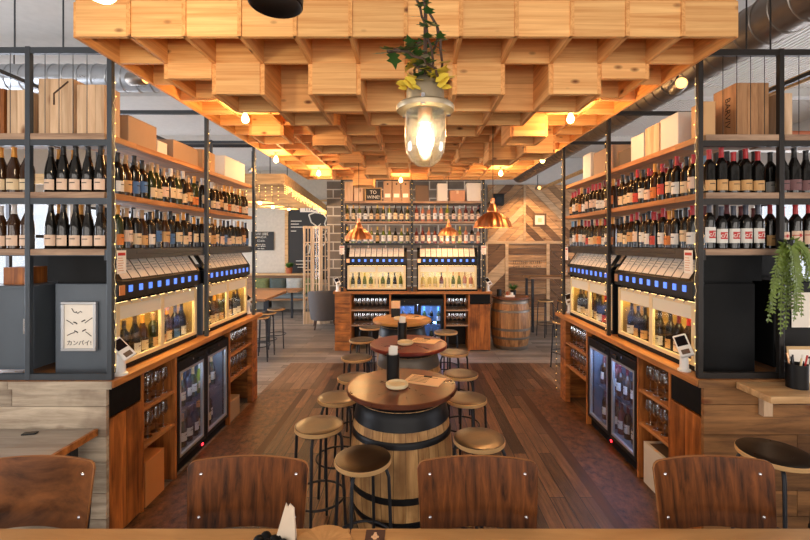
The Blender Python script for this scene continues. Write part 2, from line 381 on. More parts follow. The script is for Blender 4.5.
def scribble(parent, name, mat, wordlens, loc, cw, ch, seed, r=.005):
    """a line of writing too small to read: short strokes standing in words"""
    rn = random.Random(seed); mb = MB(); n = sum(wordlens)+len(wordlens)-1; x = loc[0]-n*cw/2
    for wl in wordlens:
        for i in range(wl):
            k = rn.randrange(4); a, b = x+.12*cw, x+.82*cw; z0, z1 = loc[2], loc[2]+ch; y = loc[1]
            P_ = [[(a, z0), (a, z1), (b, (z0+z1)/2), (b, z0)], [(b, z1), (a, z1), (a, z0), (b, z0)], [(a, z0), ((a+b)/2, z1), (b, z0)], [(a, z1), (a, z0), (b, z0), (b, z1)]][k]
            mb.tube([(px, y, pz) for px, pz in P_], r, 4); x += cw
        x += cw
    return mb.build(name, mat, parent)

class Fr:
    """a run of furniture: u along it, v into it, z up"""
    def __init__(s, side, a, y0): s.side = side; s.a = a; s.y0 = y0
    def p(s, u, v, z):
        if s.side == 'back': return (s.a+u, s.y0+v, z)
        g = -1 if s.side == 'left' else 1
        return (g*(s.a+v), s.y0+u, z)
    def rz(s): return {'left': PI/2, 'right': -PI/2, 'back': 0.0}[s.side]
LF = Fr('left', 2.0, 2.75); RF = Fr('right', 1.93, 2.78); BF = Fr('back', -1.43, 7.78)
def fbox(mb, F, u0, u1, v0, v1, z0, z1, mi=0): return mb.box(F.p(u0, v0, z0), F.p(u1, v1, z1), mi)

# ------------------------------------------------------------------ camera
cam_d = bpy.data.cameras.new('camera'); cam = bpy.data.objects.new('camera', cam_d); C.objects.link(cam)
cam.location = (0, 0, 2.0); cam.rotation_euler = (PI/2, 0, 0)
cam_d.sensor_width = 36; cam_d.lens = 36*420/810; cam_d.shift_x = -7/810; cam_d.shift_y = -27/810
cam_d.clip_start = 0.05; cam_d.clip_end = 100
S.camera = cam

# ------------------------------------------------------------------ the room
CZ = 4.2
XL, XR = -7.0, 7.0
mb = MB()
def fl(x0, x1, y0, y1, mi): mb.box((x0, y0, -0.1), (x1, y1, 0.0), mi)
fl(XL, -2.02, -3.2, 7.0, 3); fl(2.02, XR, -3.2, 7.0, 1)
fl(-2.02, -1.5, -3.2, 5.75, 2); fl(1.52, 2.02, -3.2, 5.75, 2)
fl(-1.5, -1.42, -3.2, 5.75, 4); fl(1.42, 1.52, -3.2, 5.75, 4)
fl(-1.42, 1.42, -3.2, 5.75, 0); fl(-2.02, -1.3, 5.75, 7.0, 1); fl(-1.3, 2.02, 5.75, 7.0, 0)
fl(XL, 1.3, 7.0, 12.7, 3); fl(1.3, XR, 7.0, 12.7, 3)
struct('floor', mb, [M['floor_c'], M['floor_b'], M['floor_k'], M['floor_g'], M['floor_e']])
struct('ceiling', MB().box((XL, -3.2, CZ), (XR, 12.7, CZ+0.15)), M['ceilpaint'])
# walls with window openings on the two long sides and the street front
def wall_with_windows(name, axis, pos, lo, hi, wins, z0, z1, mat, th=0.2):
    mb = MB()
    def bx(a0, a1, q0, q1):
        if axis == 'X': mb.box((pos, a0, q0), (pos+th, a1, q1))
        else: mb.box((a0, pos, q0), (a1, pos+th, q1))
    bx(lo, hi, 0, z0); bx(lo, hi, z1, CZ); e = lo
    for a, b in wins: bx(e, a, z0, z1); e = b
    bx(e, hi, z0, z1)
    struct(name, mb, mat)
lw = [(1.0, 4.6), (5.0, 8.6), (9.0, 11.6)]
wall_with_windows('wall_left', 'X', XL-0.2, -3.2, 12.7, lw, 0.6, 2.8, M['wallpaint'])
wall_with_windows('wall_right', 'X', XR, -3.2, 12.7, [(1.0, 4.6), (5.0, 8.6)], 0.6, 2.8, M['wallpaint'])
wall_with_windows('wall_front', 'Y', -3.4, XL, XR, [(-6.5, -2.4), (-2.0, 2.0), (2.4, 6.5)], 0.4, 3.6, M['wallpaint'])
struct('wall_back', MB().box((-2.19, 10.8, 0), (1.86, 11.0, CZ)), M['blocks'])
struct('wall_dining', MB().box((XL, 12.7, 0), (-2.19, 12.9, CZ)).box((-2.19, 11.0, 0), (-2.0, 12.9, CZ)), M['concretewall'])
struct('wall_far_right', MB().box((1.86, 10.9, 0), (XR, 11.1, CZ)), M['wallpaint'])
def window(n, axis, pos, a, b, z0, z1):
    f = MB(); w = 0.06
    def bx(m, a0, a1, q0, q1, t0=-0.03, t1=0.03):
        if axis == 'X': m.box((pos+t0, a0, q0), (pos+t1, a1, q1))
        else: m.box((a0, pos+t0, q0), (a1, pos+t1, q1))
    bx(f, a, b, z0, z0+w); bx(f, a, b, z1-w, z1); bx(f, a, a+w, z0+w, z1-w); bx(f, b-w, b, z0+w, z1-w)
    k = max(1, round((b-a)/1.3))
    for i in range(1, k): bx(f, a+(b-a)*i/k-w/2, a+(b-a)*i/k+w/2, z0+w, z1-w)
    bx(f, a+w, b-w, z0+(z1-z0)*0.68, z0+(z1-z0)*0.68+w)
    o = struct('window_%d' % n, f, M['steel'])
    g = MB(); bx(g, a+w, b-w, z0+w, z1-w, -0.004, 0.004); g.build('pane', M['glass'], o)
k = 1
for a, b in lw: window(k, 'X', XL-0.1, a, b, 0.6, 2.8); k += 1
for a, b in [(1.0, 4.6), (5.0, 8.6)]: window(k, 'X', XR+0.1, a, b, 0.6, 2.8); k += 1
for a, b in [(-6.5, -2.4), (-2.0, 2.0), (2.4, 6.5)]: window(k, 'Y', -3.3, a, b, 0.4, 3.6); k += 1

# ------------------------------------------------------------------ pine lattice canopy
X0, NC, CW = -1.9, 12, 3.73/12
Y0, NR, CD = 2.37, 15, 0.355
ZB, ZT = 3.16, 3.36
rnd = random.Random(5)
lev = [[0.0]*NC for _ in range(NR)]
lev[1] = [0, .1, .2, 0, .2, .1, .1, .2, 0, .2, .1, 0]
for r in range(2, NR):
    for c in range(NC):
        lev[r][c] = rnd.choices([0, .1, .2], [6, 2, 1.2] if r < 4 else [8, 1.6, .5])[0]
    lev[r][0] = 0; lev[r][NC-1] = 0
panels = [(3, 1, -1.5), (3, 10, 1.45), (8, 0, -1.7), (8, 11, 1.6), (11, 1, 0), (11, 10, 0), (13, 5, 0)]
for r, c, _ in panels:
    for dr in (-1, 0):
        for dc in (-1, 0, 1):
            if 0 <= c+dc < NC: lev[r+dr][c+dc] = 0
lat = thing('lattice_canopy', 'stepped pine lattice canopy of open square cells over the barrel tables', 'ceiling canopy', (0, 0, 0))
T = 0.011
XE = X0+NC*CW; YE = Y0+NR*CD
mb = MB()
for c in range(NC): mb.box((X0+c*CW+0.012, Y0-0.012, ZB), (X0+(c+1)*CW-0.0, Y0+0.012, ZT))
mb.build('front_board', M['pine'], lat)
for nm, x in (('side_board', X0), ('side_board', XE)):
    mb = MB()
    for r in range(0, NR): mb.box((x-T, Y0+r*CD, ZB), (x+T, Y0+(r+1)*CD-0.002, ZT))
    mb.build(nm, M['pine_long'], lat)
for c in range(1, NC):
    mb = MB(); x = X0+c*CW
    for r in range(NR):
        dz = max(lev[r][c-1], lev[r][c])
        mb.box((x-T, Y0+r*CD+(0.013 if r else -0.02), ZB), (x+T, Y0+(r+1)*CD+0.011, ZT))
        if dz: mb.box((x-T-.003, Y0+r*CD-.010, ZB-dz), (x+T+.003, Y0+(r+1)*CD+0.012, ZB-.002))
    mb.build('long_board', M['pine_long'], lat)
for r in range(1, NR+1):
    mb = MB(); y = Y0+r*CD
    for c in range(NC):
        dz = max(lev[r-1][c], lev[r][c] if r < NR else 0)
        mb.box((X0+c*CW+T, y-T, ZB+0.002), (X0+(c+1)*CW-T, y+T, ZT))
        if dz: mb.box((X0+c*CW+T+.003, y-T-.006, ZB-dz+.002), (X0+(c+1)*CW-T-.003, y+T+.006, ZB))
    mb.build('cross_board', M['pine'], lat)
MB().box((X0, Y0, ZT), (XE, YE, ZT+0.018)).build('top_panel', M['ply'], lat)
for r, c, x in panels:
    MB().box((X0+c*CW+T, Y0+r*CD+T, ZB+0.004), (X0+(c+1)*CW-T, Y0+(r+1)*CD-T, ZB+0.02)).build('light_panel', M['lightpanel'], lat)
rods = MB()
for x in (-1.2, 0.0, 1.2):
    for y in (3.0, 5.0, 7.0): rods.tube([(x, y, ZT+0.018), (x, y, CZ)], 0.006, 6)
rods.build('hanging_rods', M['steel'], lat)

def add_light(name, kind, loc, energy, col, size=0.1, rot=None, sizey=None, spot=None, parent=None):
    d = bpy.data.lights.new(name, kind); d.energy = energy; d.color = lin(col)[:3]
    if kind == 'AREA':
        d.size = size
        if sizey: d.shape = 'RECTANGLE'; d.size_y = sizey
    elif kind in ('POINT', 'SPOT'):
        d.shadow_soft_size = size
    if spot: d.spot_size = R(spot); d.spot_blend = 0.6
    o = bpy.data.objects.new(name, d); C.objects.link(o); o.location = loc
    if rot: o.rotation_euler = rot
    if parent: o.parent = parent
    return o
WARM = (255, 198, 128)

def bulb_proto():
    t = thing('ceiling_bulb', 'x', 'light bulb')
    MB().lathe([(0, 0), (.028, 0), (.028, -.012), (.016, -.018), (.016, -.05), (0, -.05)], 12).build('socket', M['cream'], t, smooth=40)
    MB().lathe([(.013, -.05), (.02, -.065), (.031, -.09), (.031, -.108), (.02, -.128), (0, -.136)], 12).build('bulb', M['bulb'], t, smooth=60)
    return Proto(t)
bp_ = bulb_proto()
rows_n = {3: 'front', 8: 'middle', 11: 'rear', 13: 'last'}
for r, c, x in panels:
    cx = X0+(c+.5)*CW; cy = Y0+(r+.5)*CD
    where = 'poster rack' if c < 5 else ('fern rack' if c > 6 else 'back bar boxes')
    bp_.put((cx, cy, ZB+0.004), 0, 'lit bare bulb under a %s-row lattice panel beside the %s' % (rows_n[r], where) if r != 13 else 'lit bare bulb under the last lattice panel above the back bar boxes', 'bare bulbs under the lattice')
    add_light('bulb_light', 'POINT', (cx, cy, ZB-0.2), 12, WARM, 0.05)

# ------------------------------------------------------------------ racks, counters
def box_label(): pass
def rack(F, label, right):
    ST = M['steel_warm'] if right else M['steel_daylit']
    root = thing('bottle_rack', label, 'shelving rack', F.p(0, 0, 1.1))
    base = Vector(F.p(0, 0, 1.1))
    class W(MB):
        def bx(s, u0, u1, v0, v1, z0, z1):
            a = Vector(F.p(u0, v0, z0))-base; b = Vector(F.p(u1, v1, z1))-base; s.box(a, b); return s
    UB = (0.0, 1.29, 2.50); VB = (-0.032, 0.505, 1.01)
    for u in UB:
        for v in VB:
            if u == 1.29 and v == 0.505: continue
            W().bx(u, u+.032, v, v+.032, 1.1, 3.29).build('post', ST, root, bevel=.003)
    for v in (0, .505):
        for z in (1.1, 1.915, 2.255, 2.64, 3.245):
            W().bx(0.004, 0.03, v+(.033 if v else .001), v+.504, z, z+.04).build('cross_rail', ST, root)
    for u in UB[1:]: 
        for z in (3.245,): W().bx(u+.005, u+.04, .045, 1.01, z, z+.035).build('cross_rail', ST, root)
    for a, b in ((0.033, 1.29), (1.323, 2.5)):
        for v in (-.025, 1.015): W().bx(a, b, v, v+.03, 3.245, 3.275).build('long_rail', ST, root)
        W().bx(a, b, 0.002, .04, 1.885, 1.92).build('long_rail', ST, root)
    for z in (2.68, 2.295, 1.92):
        W().bx(0.002, .30, .016, .503, z, z+.04).build('shelf_board', M['shelfwood_x'], root, bevel=.003)
        W().bx(0.002, .30, .54, 1.01, z, z+.04).build('shelf_board', M['shelfwood_x'], root, bevel=.003)
        m_ = M['shelfwood'] if z > 2 else ST
        W().bx(.302, 1.288, 0.0, .36, z, z+.04).build('shelf_board', m_, root, bevel=.003)
        W().bx(1.325, 2.5, 0.0, .36, z, z+.04).build('shelf_board', m_, root, bevel=.003)
        W().bx(.05, .30, -.0, .0155, z, z+.04).build('shelf_edge', m_, root)
    # guard wires in front of the crates
    def wire(u, v):
        p = Vector(F.p(u, v, 2.72))-base; q = Vector(F.p(u, v, 3.25))-base
        MB().tube([p, q], .0022, 5).build('guard_wire', ST, root)
    for v in (0, .505):
        for i in range(1, 5): wire(0.012, v+.045+i*.092)
    W().bx(.535, .545, .47, 1.0, 1.101, 1.914).build('back_board', M['blackmatte'], root)  # black sheets added to make the lower bay dark
    W().bx(.10, .11, .016, .47, 1.74, 1.914).build('back_board', M['blackmatte'], root)
    for v in ((.1, .3, .62, .88) if F.side == 'left' else (.1, .3, .46, .97)):
        MB().tube([Vector(F.p(.02, v, 3.285))-base, Vector(F.p(.02, v, CZ))-base], .005, 6).build('hanging_rod', ST, root)
    return root
RACKN = {'left': 'poster rack', 'right': 'fern rack', 'back': 'back bar rack'}
rack(LF, 'black steel bottle rack holding the dispensers beside the framed poster', False)
rack(RF, 'black steel bottle rack with red-capped bottles and the hanging fern', True)

def counter(F, label, clad):
    root = thing('bar_counter', label, 'counter', F.p(0, 0, 0)); base = Vector(F.p(0, 0, 0))
    class W(MB):
        def bx(s, u0, u1, v0, v1, z0, z1):
            s.box(Vector(F.p(u0, v0, z0))-base, Vector(F.p(u1, v1, z1))-base); return s
    def B(n, m, *a, bevel=.003): return W().bx(*a).build(n, m, root, bevel=bevel)
    w = W()
    for i in range(3): w.bx(-.02, 2.70, -.06+i*.375, -.06+i*.375+.372, 1.055, 1.1)
    w.build('worktop', M['worktop'], root, bevel=.004)
    for a, b in ((0, .62), (.623, 1.03)): W().bx(-.026, -.0205, a-.05 if a == 0 else a, b, 1.05, 1.1).build('front_edge', clad, root)
    w = W(); z = 0.0; hs = [.19, .17, .2, .17, .2, .12]
    for i, h in enumerate(hs):
        e = [-.0+.0, .62, 1.7] if i % 2 else [0, 1.05, 1.7]
        for a, b in zip(e, e[1:]): w.bx(.0, .025, a+.002+(.0), b-.002, z+.002, min(z+h-.002, 1.05))
        z += h
    w.build('front_cladding', clad, root)
    w = W()
    for a, b in ((.028, .19), (.193, .36)): w.bx(a, b, 0, .02, .02, .83)
    w.build('panel', M['counterwood'], root, bevel=.002)
    B('recess_strip', M['blackmatte'], .028, .36, .008, .02, .84, 1.05)
    for a, b in ((.362, .385), (.80, .825), (1.855, 1.88)): B('divider', M['counterwood'], a, b, 0, .42, 0, 1.05)
    w = W(); 
    for i in range(6): w.bx(2.5, 2.68, 0.0, .06, i*.175+.002, min(1.05, (i+1)*.175))
    w.build('end_panel', M['counterwood_h'] , root)
    B('end_panel', M['counterwood_h'], 2.655, 2.68, .062, 1.04, 0, 1.05)
    for a, b in ((.385, .80), (1.88, 2.5)):
        for z in (.735, .455): B('shelf', M['shelfwood'], a, b, .005, .42, z, z+.025)
    B('back_board', M['darkboard'], .028, 2.655, .56, .58, 0, 1.05)
    w = W(); w.bx(.385, .80, .43, .44, .0, 1.05).bx(1.88, 2.5, .43, .44, 0, 1.05); w.build('shelf_back', M['darkboard'], root)
    return root
counter(LF, 'timber bar counter below the dispensers on the poster side, pale weathered front', M['greywood'])
counter(RF, 'timber bar counter below the dispensers on the fern side, brown plank front', M['brownclad'])

# ------------------------------------------------------------------ bottles
def bottle(kind, gmat, lmat, cmat, lab=(.055, .135), emblem=None):
    prof = {
        'claret': [(0, 0), (.034, 0), (.0375, .004), (.0375, .185), (.035, .2), (.022, .222), (.0145, .236), (.0138, .292), (.0155, .294), (.0155, .302), (0, .302)],
        'slope': [(0, 0), (.033, 0), (.0358, .004), (.0358, .13), (.034, .155), (.027, .2), (.0175, .24), (.0142, .262), (.0138, .298), (.0155, .3), (.0155, .31), (0, .31)],
        'burgundy': [(0, 0), (.037, 0), (.040, .004), (.040, .155), (.036, .178), (.026, .205), (.017, .232), (.0142, .25), (.0138, .292), (.0155, .294), (.0155, .3), (0, .3)],
        'flute': [(0, 0), (.034, 0), (.0365, .004), (.0365, .15), (.032, .19), (.024, .225), (.016, .262), (.0138, .285), (.0138, .318), (.015, .32), (.015, .328), (0, .328)],
        'sparkling': [(0, 0), (.038, 0), (.042, .005), (.042, .155), (.037, .185), (.026, .218), (.017, .25), (.016, .288), (.018, .29), (.018, .305), (.012, .312), (0, .312)],
    }[kind]
    rb = max(p[0] for p in prof)
    t = MB().lathe(prof, 14).build('wine_bottle', gmat, smooth=35)
    t['category'] = 'bottle'
    r = rb+.0007
    lb = MB().lathe([(r, lab[0]), (r, lab[1])], 9, a0=-PI/2-1.25, a1=-PI/2+1.25).build('label', lmat, t, smooth=60)
    top = prof[-1][1]
    def rad(z):
        for (r0, z0), (r1, z1) in zip(prof, prof[1:]):
            if z0 <= z <= z1 and z1 > z0: return r0+(r1-r0)*(z-z0)/(z1-z0)
        return .014
    zs = top-.066
    cp = [(rad(zs)+.0006, zs), (rad(top-.04)+.0006, top-.04), (rad(top-.012)+.0006, top-.012), (.0165 if kind != 'sparkling' else .0188, top-.009), (.0165 if kind != 'sparkling' else .0188, top+.0006), (0, top+.0008)]
    MB().lathe(cp, 10).build('capsule', cmat, t, smooth=40)
    if emblem == 'square':
        e = MB().lathe([(r+.0006, .068), (r+.0006, .118)], 5, a0=-PI/2-.64, a1=-PI/2+.64).build('emblem', M['red'], lb)
        wrap_lettering('c/2', .044, M['paper'], lb, r+.001, .093)
    elif emblem == 'stripe':
        MB().lathe([(r+.0006, .088), (r+.0006, .094)], 7, a0=-PI/2-1.2, a1=-PI/2+1.2).build('emblem', M['red'], lb)
        MB().lathe([(r+.0007, .08), (r+.0007, .102)], 4, a0=-PI/2-.2, a1=-PI/2+.2).build('emblem', M['red'], lb)
    else:
        h = lab[1]-lab[0]
        e = MB(); e.lathe([(r+.0005, lab[0]+h*.62), (r+.0005, lab[0]+h*.7)], 4, a0=-PI/2-.5, a1=-PI/2+.5)
        e.build('label_text', M['ink'], lb)
    return t

def bg(name, col, rough=.09): return plain(name, col, rough, spec=.6)
G = {'dark': bg('bottle_dark', (18, 16, 14)), 'green': bg('bottle_olive', (42, 50, 22)), 'brown': bg('bottle_amber', (56, 32, 14)),
     'pale': bg('bottle_straw', (196, 176, 96)), 'lime': bg('bottle_yellow_green', (128, 138, 44)), 'rose': bg('bottle_rose', (182, 116, 90)),
     'pink': bg('bottle_deep_rose', (104, 44, 36)), 'leafg': bg('bottle_leaf_green', (92, 104, 34))}
LB = {'cream': plain('label_cream', (222, 198, 160), .7, vary=.06), 'white': plain('label_white', (226, 222, 214), .7, vary=.05), 'pinkish': plain('label_blush', (226, 196, 172), .7, vary=.05),
      'orange': plain('label_orange', (206, 120, 50), .6), 'redlab': plain('label_red', (190, 60, 40), .6), 'blue': plain('label_blue', (70, 110, 160), .6), 'greylab': plain('label_grey', (160, 156, 150), .7), 'tan': plain('label_tan', (206, 160, 104), .7),
      'plum': plain('label_dusky', (120, 84, 84), .7)}
CP = {'black': plain('capsule_black', (26, 24, 26), .35), 'gold': plain('capsule_gold', (206, 142, 60), .4, .3), 'red': plain('capsule_red', (176, 32, 38), .38), 'white': plain('capsule_white', (206, 200, 196), .4), 'cream': plain('capsule_buff', (176, 140, 100), .4),
      'navy': plain('capsule_slate', (58, 62, 78), .4), 'wine': plain('capsule_maroon', (96, 28, 34), .4), 'yellow': plain('capsule_yellow', (206, 170, 50), .4), 'sky': plain('capsule_pale_blue', (110, 150, 180), .4)}
CNAME = {'black': 'black', 'gold': 'gold', 'red': 'red', 'white': 'white', 'cream': 'buff', 'navy': 'slate', 'wine': 'maroon', 'yellow': 'yellow', 'sky': 'pale blue'}
GNAME = {'dark': 'dark', 'green': 'olive', 'brown': 'amber', 'pale': 'straw-coloured', 'lime': 'yellow-green', 'rose': 'rose', 'pink': 'deep rose', 'leafg': 'leaf-green'}
PROT = {}
def place_bottle(kind, g, l, c, loc, rz, where, group, emblem=None, lab=(.055, .135)):
    key = (kind, g, l, c, emblem, lab)
    if key not in PROT: PROT[key] = Proto(bottle(kind, G[g], LB[l], CP[c], lab, emblem))
    b_ = PROT[key].put(loc, rz, '%s bottle with %s cap, %s' % (GNAME[g], CNAME[c], where), group)
    b_.scale = (1, 1, random.uniform(.94, 1.05) if kind != 'flute' else random.uniform(.9, .97)); return b_

white_mix = [('burgundy', 'dark', 'cream', 'gold'), ('claret', 'dark', 'pinkish', 'black'), ('burgundy', 'green', 'cream', 'cream'), ('claret', 'dark', 'white', 'black'), ('burgundy', 'dark', 'pinkish', 'cream'),
             ('claret', 'green', 'orange', 'gold'), ('claret', 'dark', 'cream', 'white'), ('burgundy', 'green', 'white', 'black'), ('claret', 'dark', 'blue', 'black'), ('burgundy', 'brown', 'tan', 'cream')]
red_mix = [('claret', 'dark', 'white', 'red'), ('claret', 'dark', 'cream', 'black'), ('burgundy', 'dark', 'white', 'wine'), ('claret', 'dark', 'pinkish', 'red'), ('claret', 'dark', 'redlab', 'red'),
           ('claret', 'brown', 'orange', 'gold'), ('claret', 'dark', 'greylab', 'sky'), ('burgundy', 'dark', 'cream', 'black'), ('claret', 'dark', 'white', 'black'), ('burgundy', 'dark', 'tan', 'red')]
SH = {2.336: 'upper shelf', 1.961: 'lower shelf'}
def fill_side(F, mix, rk, seed):
    rn = random.Random(seed)
    for z in (2.336, 1.961):
        for bay, (u0, u1, nf, nb) in enumerate(((.20, 1.225, 12, 10), (1.39, 2.45, 12, 5))):
            for row, (n, v) in enumerate(((nf, .07), (nb, .185))):
                for i in range(n):
                    u = u0+(u1-u0)*(i+(.5 if row else 0))/(nf-1)
                    if row and u > u1: continue
                    k = rn.choice(mix); lab = rn.choice(((.03, .115), (.05, .135), (.025, .10)))
                    rowtxt = 'front row' if row == 0 else 'back row'
                    place_bottle(*k, F.p(u+rn.uniform(-.003, .003), v+rn.uniform(-.008, .008), z), F.rz()+rn.uniform(-.25, .25),
                                 '%s in %s, %s bay, %s, %s' % (ORD[i], rowtxt, 'near' if bay == 0 else 'far', SH[z], rk), 'wine bottles on the %s' % rk, None, lab)
fill_side(LF, white_mix, 'poster rack', 3)
fill_side(RF, red_mix, 'fern rack', 4)

def fill_front(F, rk, spec, group, labs=((.02, .088),)):
    # spec: list of (z, v-list, bottle key, emblem, bay text)
    for z, vs, u, key, emb, txt in spec:
        for i, v in enumerate(vs):
            place_bottle(*key, F.p(u, v, z), random.uniform(-.12, .12), '%s %s, %s' % (ORD[i], txt, rk), group, emb, (.04, .14) if emb == 'square' else ((.03, .12) if emb else (.02, .09)))
b5 = [.105+i*.084 for i in range(5)]
LG = 'bottles on the end shelves of the poster rack'
fill_front(LF, 'end of poster rack', [
    (2.336, b5, .09, ('slope', 'dark', 'pinkish', 'black'), None, 'from corner post, upper end shelf'),
    (2.336, [.155, .35, .45], .168, ('burgundy', 'dark', 'cream', 'gold'), None, 'in back row, upper end shelf'),
    (2.336, [.60, .69, .78], .09, ('burgundy', 'brown', 'cream', 'gold'), None, 'in outer bay, upper end shelf'),
    (1.961, b5, .09, ('slope', 'dark', 'pinkish', 'black'), None, 'from corner post, lower end shelf'),
    (1.961, [.155, .30, .45], .168, ('claret', 'brown', 'orange', 'gold'), None, 'in back row, lower end shelf'),
    (1.961, [.60, .69, .78], .09, ('burgundy', 'brown', 'pinkish', 'white'), None, 'in outer bay, lower end shelf')], LG)
b5r = [.10+i*.083 for i in range(5)]
RG = 'bottles on the end shelves of the fern rack'
fill_front(RF, 'end of fern rack', [
    (2.336, b5r, .09, ('claret', 'dark', 'tan', 'red'), None, 'from corner post, upper end shelf'),
    (2.336, [.28, .38, .47], .168, ('claret', 'dark', 'greylab', 'black'), None, 'in back row, upper end shelf'),
    (2.336, [.60, .68, .76, .84], .09, ('burgundy', 'dark', 'plum', 'black'), None, 'in outer bay, upper end shelf'),
    (2.336, [.585], .17, ('claret', 'dark', 'greylab', 'black'), None, 'behind second post, upper end shelf'),
    (1.961, [.585], .17, ('claret', 'dark', 'tan', 'red'), None, 'behind second post, lower end shelf'),
    (1.961, b5r, .09, ('claret', 'dark', 'white', 'navy'), 'square', 'from corner post, lower end shelf'),
    (1.961, [.28, .38, .47], .168, ('burgundy', 'dark', 'cream', 'wine'), None, 'in back row, lower end shelf'),
    (1.961, [.60, .69, .78, .87], .09, ('claret', 'dark', 'pinkish', 'red'), 'stripe', 'in outer bay, lower end shelf')], RG)

# ------------------------------------------------------------------ wine dispensers
def dispenser(sidemat, lining):
    t = thing('wine_dispenser', 'x', 'wine dispenser'); W = 1.13; D = .40; h = W/2
    mb = MB()
    mb.box((-h+.02, D-.02, .0), (h-.02, D, .66)); mb.box((-h+.02, .0, 0), (h-.02, D-.02, .035)); mb.box((-h+.02, .05, .50), (h-.02, D-.02, .66)); mb.box((-h+.02, .02, .48), (h-.02, D-.02, .50))
    mb.build('housing', M['blackmatte'], t)
    for sx in (-1, 1): MB().box((sx*h, -.0, 0), (sx*(h-.02), D, .62)).build('side_panel', sidemat, t, bevel=.004)
    mb = MB(); mb.box((-h+.022, D-.024, .036), (h-.022, D-.021, .478)); mb.box((-h+.022, .03, .036), (h-.022, D-.025, .039)); mb.box((-h+.0205, .03, .04), (-h+.0225, D-.025, .478)); mb.box((h-.0225, .03, .04), (h-.0205, D-.025, .478))
    mb.build('lining', lining, t)
    mb = MB()
    for a, b, c, d in ((-h+.02, h-.02, .036, .066), (-h+.02, h-.02, .455, .478), (-h+.02, -h+.06, .066, .455), (h-.06, h-.02, .066, .455), (-.022, .022, .066, .455)): mb.box((a, -.004, c), (b, .022, d))
    mb.build('window_frame', M['cream'], t, bevel=.002)
    for a, b in ((-h+.06, -.022), (.022, h-.06)):
        MB().box((a, .004, .066), (b, .008, .36)).build('pane', M['glass'], t)
        MB().box((a, .002, .36), (b, .010, .455)).build('frosted_band', M['frost'], t)
    MB().box((-h+.05, .05, .465), (h-.05, .075, .477)).build('light_strip', M['ledwarm'], t)
    MB().box((-h+.05, .0235, .0395), (h-.05, .027, .052)).build('light_strip', M['ledwarm'], t)
    ds = MB().box((-h, -.03, .505), (h, .05, .63)).build('display_strip', M['black'], t, bevel=.004)
    n = 9
    for i in range(n):
        x = -h+.13+i*(W-.22)/(n-1)
        MB().box((x-.02, -.034, .552), (x+.02, -.0302, .598)).build('display', M['screenblue'], ds)
        tp = MB().tube([(x, -.0, .49), (x, -.028, .487), (x, -.038, .47)], .005, 6).build('tap', M['chrome'], t, smooth=50)
    MB().box((-h+.01, -.035, .535), (-h+.065, -.0305, .605)).build('badge', M['copper'], ds)
    # sloping card shelf
    cr = MB(); cr.prism([(-h, -.025, .632), (h, -.025, .632), (h, .095, .81), (-h, .095, .81)], (0, .012, -.006)); rk = cr.build('card_shelf', M['black'], t)
    n = 10; p0 = Vector((0, -.018, .645)); p1 = Vector((0, .09, .803)); nv = Vector((0, -.82, .57))
    for i in range(n):
        x = -h+.05+(i+.5)*(W-.1)/n; w = .045; X = Vector((x, 0, 0)); c = MB()
        c.prism([X+Vector((s*w, 0, 0))+p+nv*.003 for s, p in ((-1, p0), (1, p0), (1, p1), (-1, p1))], nv*.002)
        for s0, s1, xa, xb, mi in ((.86, .95, -.034, .034, 1), (.62, .66, -.036, .02, 2), (.5, .54, -.036, .03, 2), (.36, .4, -.036, .01, 2)):
            q0 = p0.lerp(p1, s0)+nv*.0056; q1 = p0.lerp(p1, s1)+nv*.0056
            c.poly([X+Vector((xa, 0, 0))+q0, X+Vector((xb, 0, 0))+q0, X+Vector((xb, 0, 0))+q1, X+Vector((xa, 0, 0))+q1], mi)
        c.build('price_card', [M['cardpaper'], M['cartonpink'], M['greyprint']], rk)
    return t
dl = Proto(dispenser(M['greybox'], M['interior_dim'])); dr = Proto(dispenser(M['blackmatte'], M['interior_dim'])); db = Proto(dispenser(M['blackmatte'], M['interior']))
disp_specs = []
def put_disp(P, F, u, label, key, mix, seed):
    o = P.put(F.p(u, .05, 1.1) if F.side != 'back' else F.p(u, .05, 1.1), F.rz(), label, 'glass-fronted wine dispensers')
    rn = random.Random(seed); mat = Matrix.Translation(o.location) @ Matrix.Rotation(F.rz(), 4, 'Z')
    for i in range(9):
        x = -.565+.115+i*(1.13-.23)/8
        k = rn.choice(mix)
        loc = mat @ Vector((x+rn.uniform(-.008, .008), .086+rn.uniform(-.012, .012), .0405))
        place_bottle(*k, tuple(loc), F.rz()+rn.uniform(-.3, .3), '%s along %s' % (ORD[i], key), 'bottles inside the dispensers', None, (.02, .095))
    l = add_light('dispenser_light', 'AREA', mat @ Vector((0, .085, .462)), (7.0 if F.side != 'back' else 2.0), ((255, 222, 150) if F.side != 'back' else (255, 242, 216)), 1.0, (0, 0, F.rz()), .1)
dmix = [('claret', 'dark', 'cream', 'black'), ('burgundy', 'dark', 'white', 'black'), ('claret', 'green', 'tan', 'cream'), ('burgundy', 'brown', 'cream', 'gold'), ('claret', 'dark', 'blue', 'navy'), ('claret', 'dark', 'white', 'black')]
dmixr = [('claret', 'dark', 'cream', 'black'), ('burgundy', 'dark', 'white', 'black'), ('claret', 'dark', 'redlab', 'red'), ('claret', 'dark', 'tan', 'black'), ('claret', 'dark', 'pinkish', 'wine')]
put_disp(dl, LF, .70, 'wine dispenser beside the framed poster, nearer of the pair on the poster rack', 'inside near dispenser of poster rack', dmix, 1)
put_disp(dl, LF, 1.92, 'wine dispenser on poster rack, farther of its pair, by the dining room', 'inside far dispenser of poster rack', dmix, 2)
put_disp(dr, RF, .70, 'wine dispenser below the fern rack shelves, nearer of its pair', 'inside near dispenser of fern rack', dmixr, 3)
put_disp(dr, RF, 1.92, 'wine dispenser on the fern rack, farther of its pair', 'inside far dispenser of fern rack', dmixr, 4)

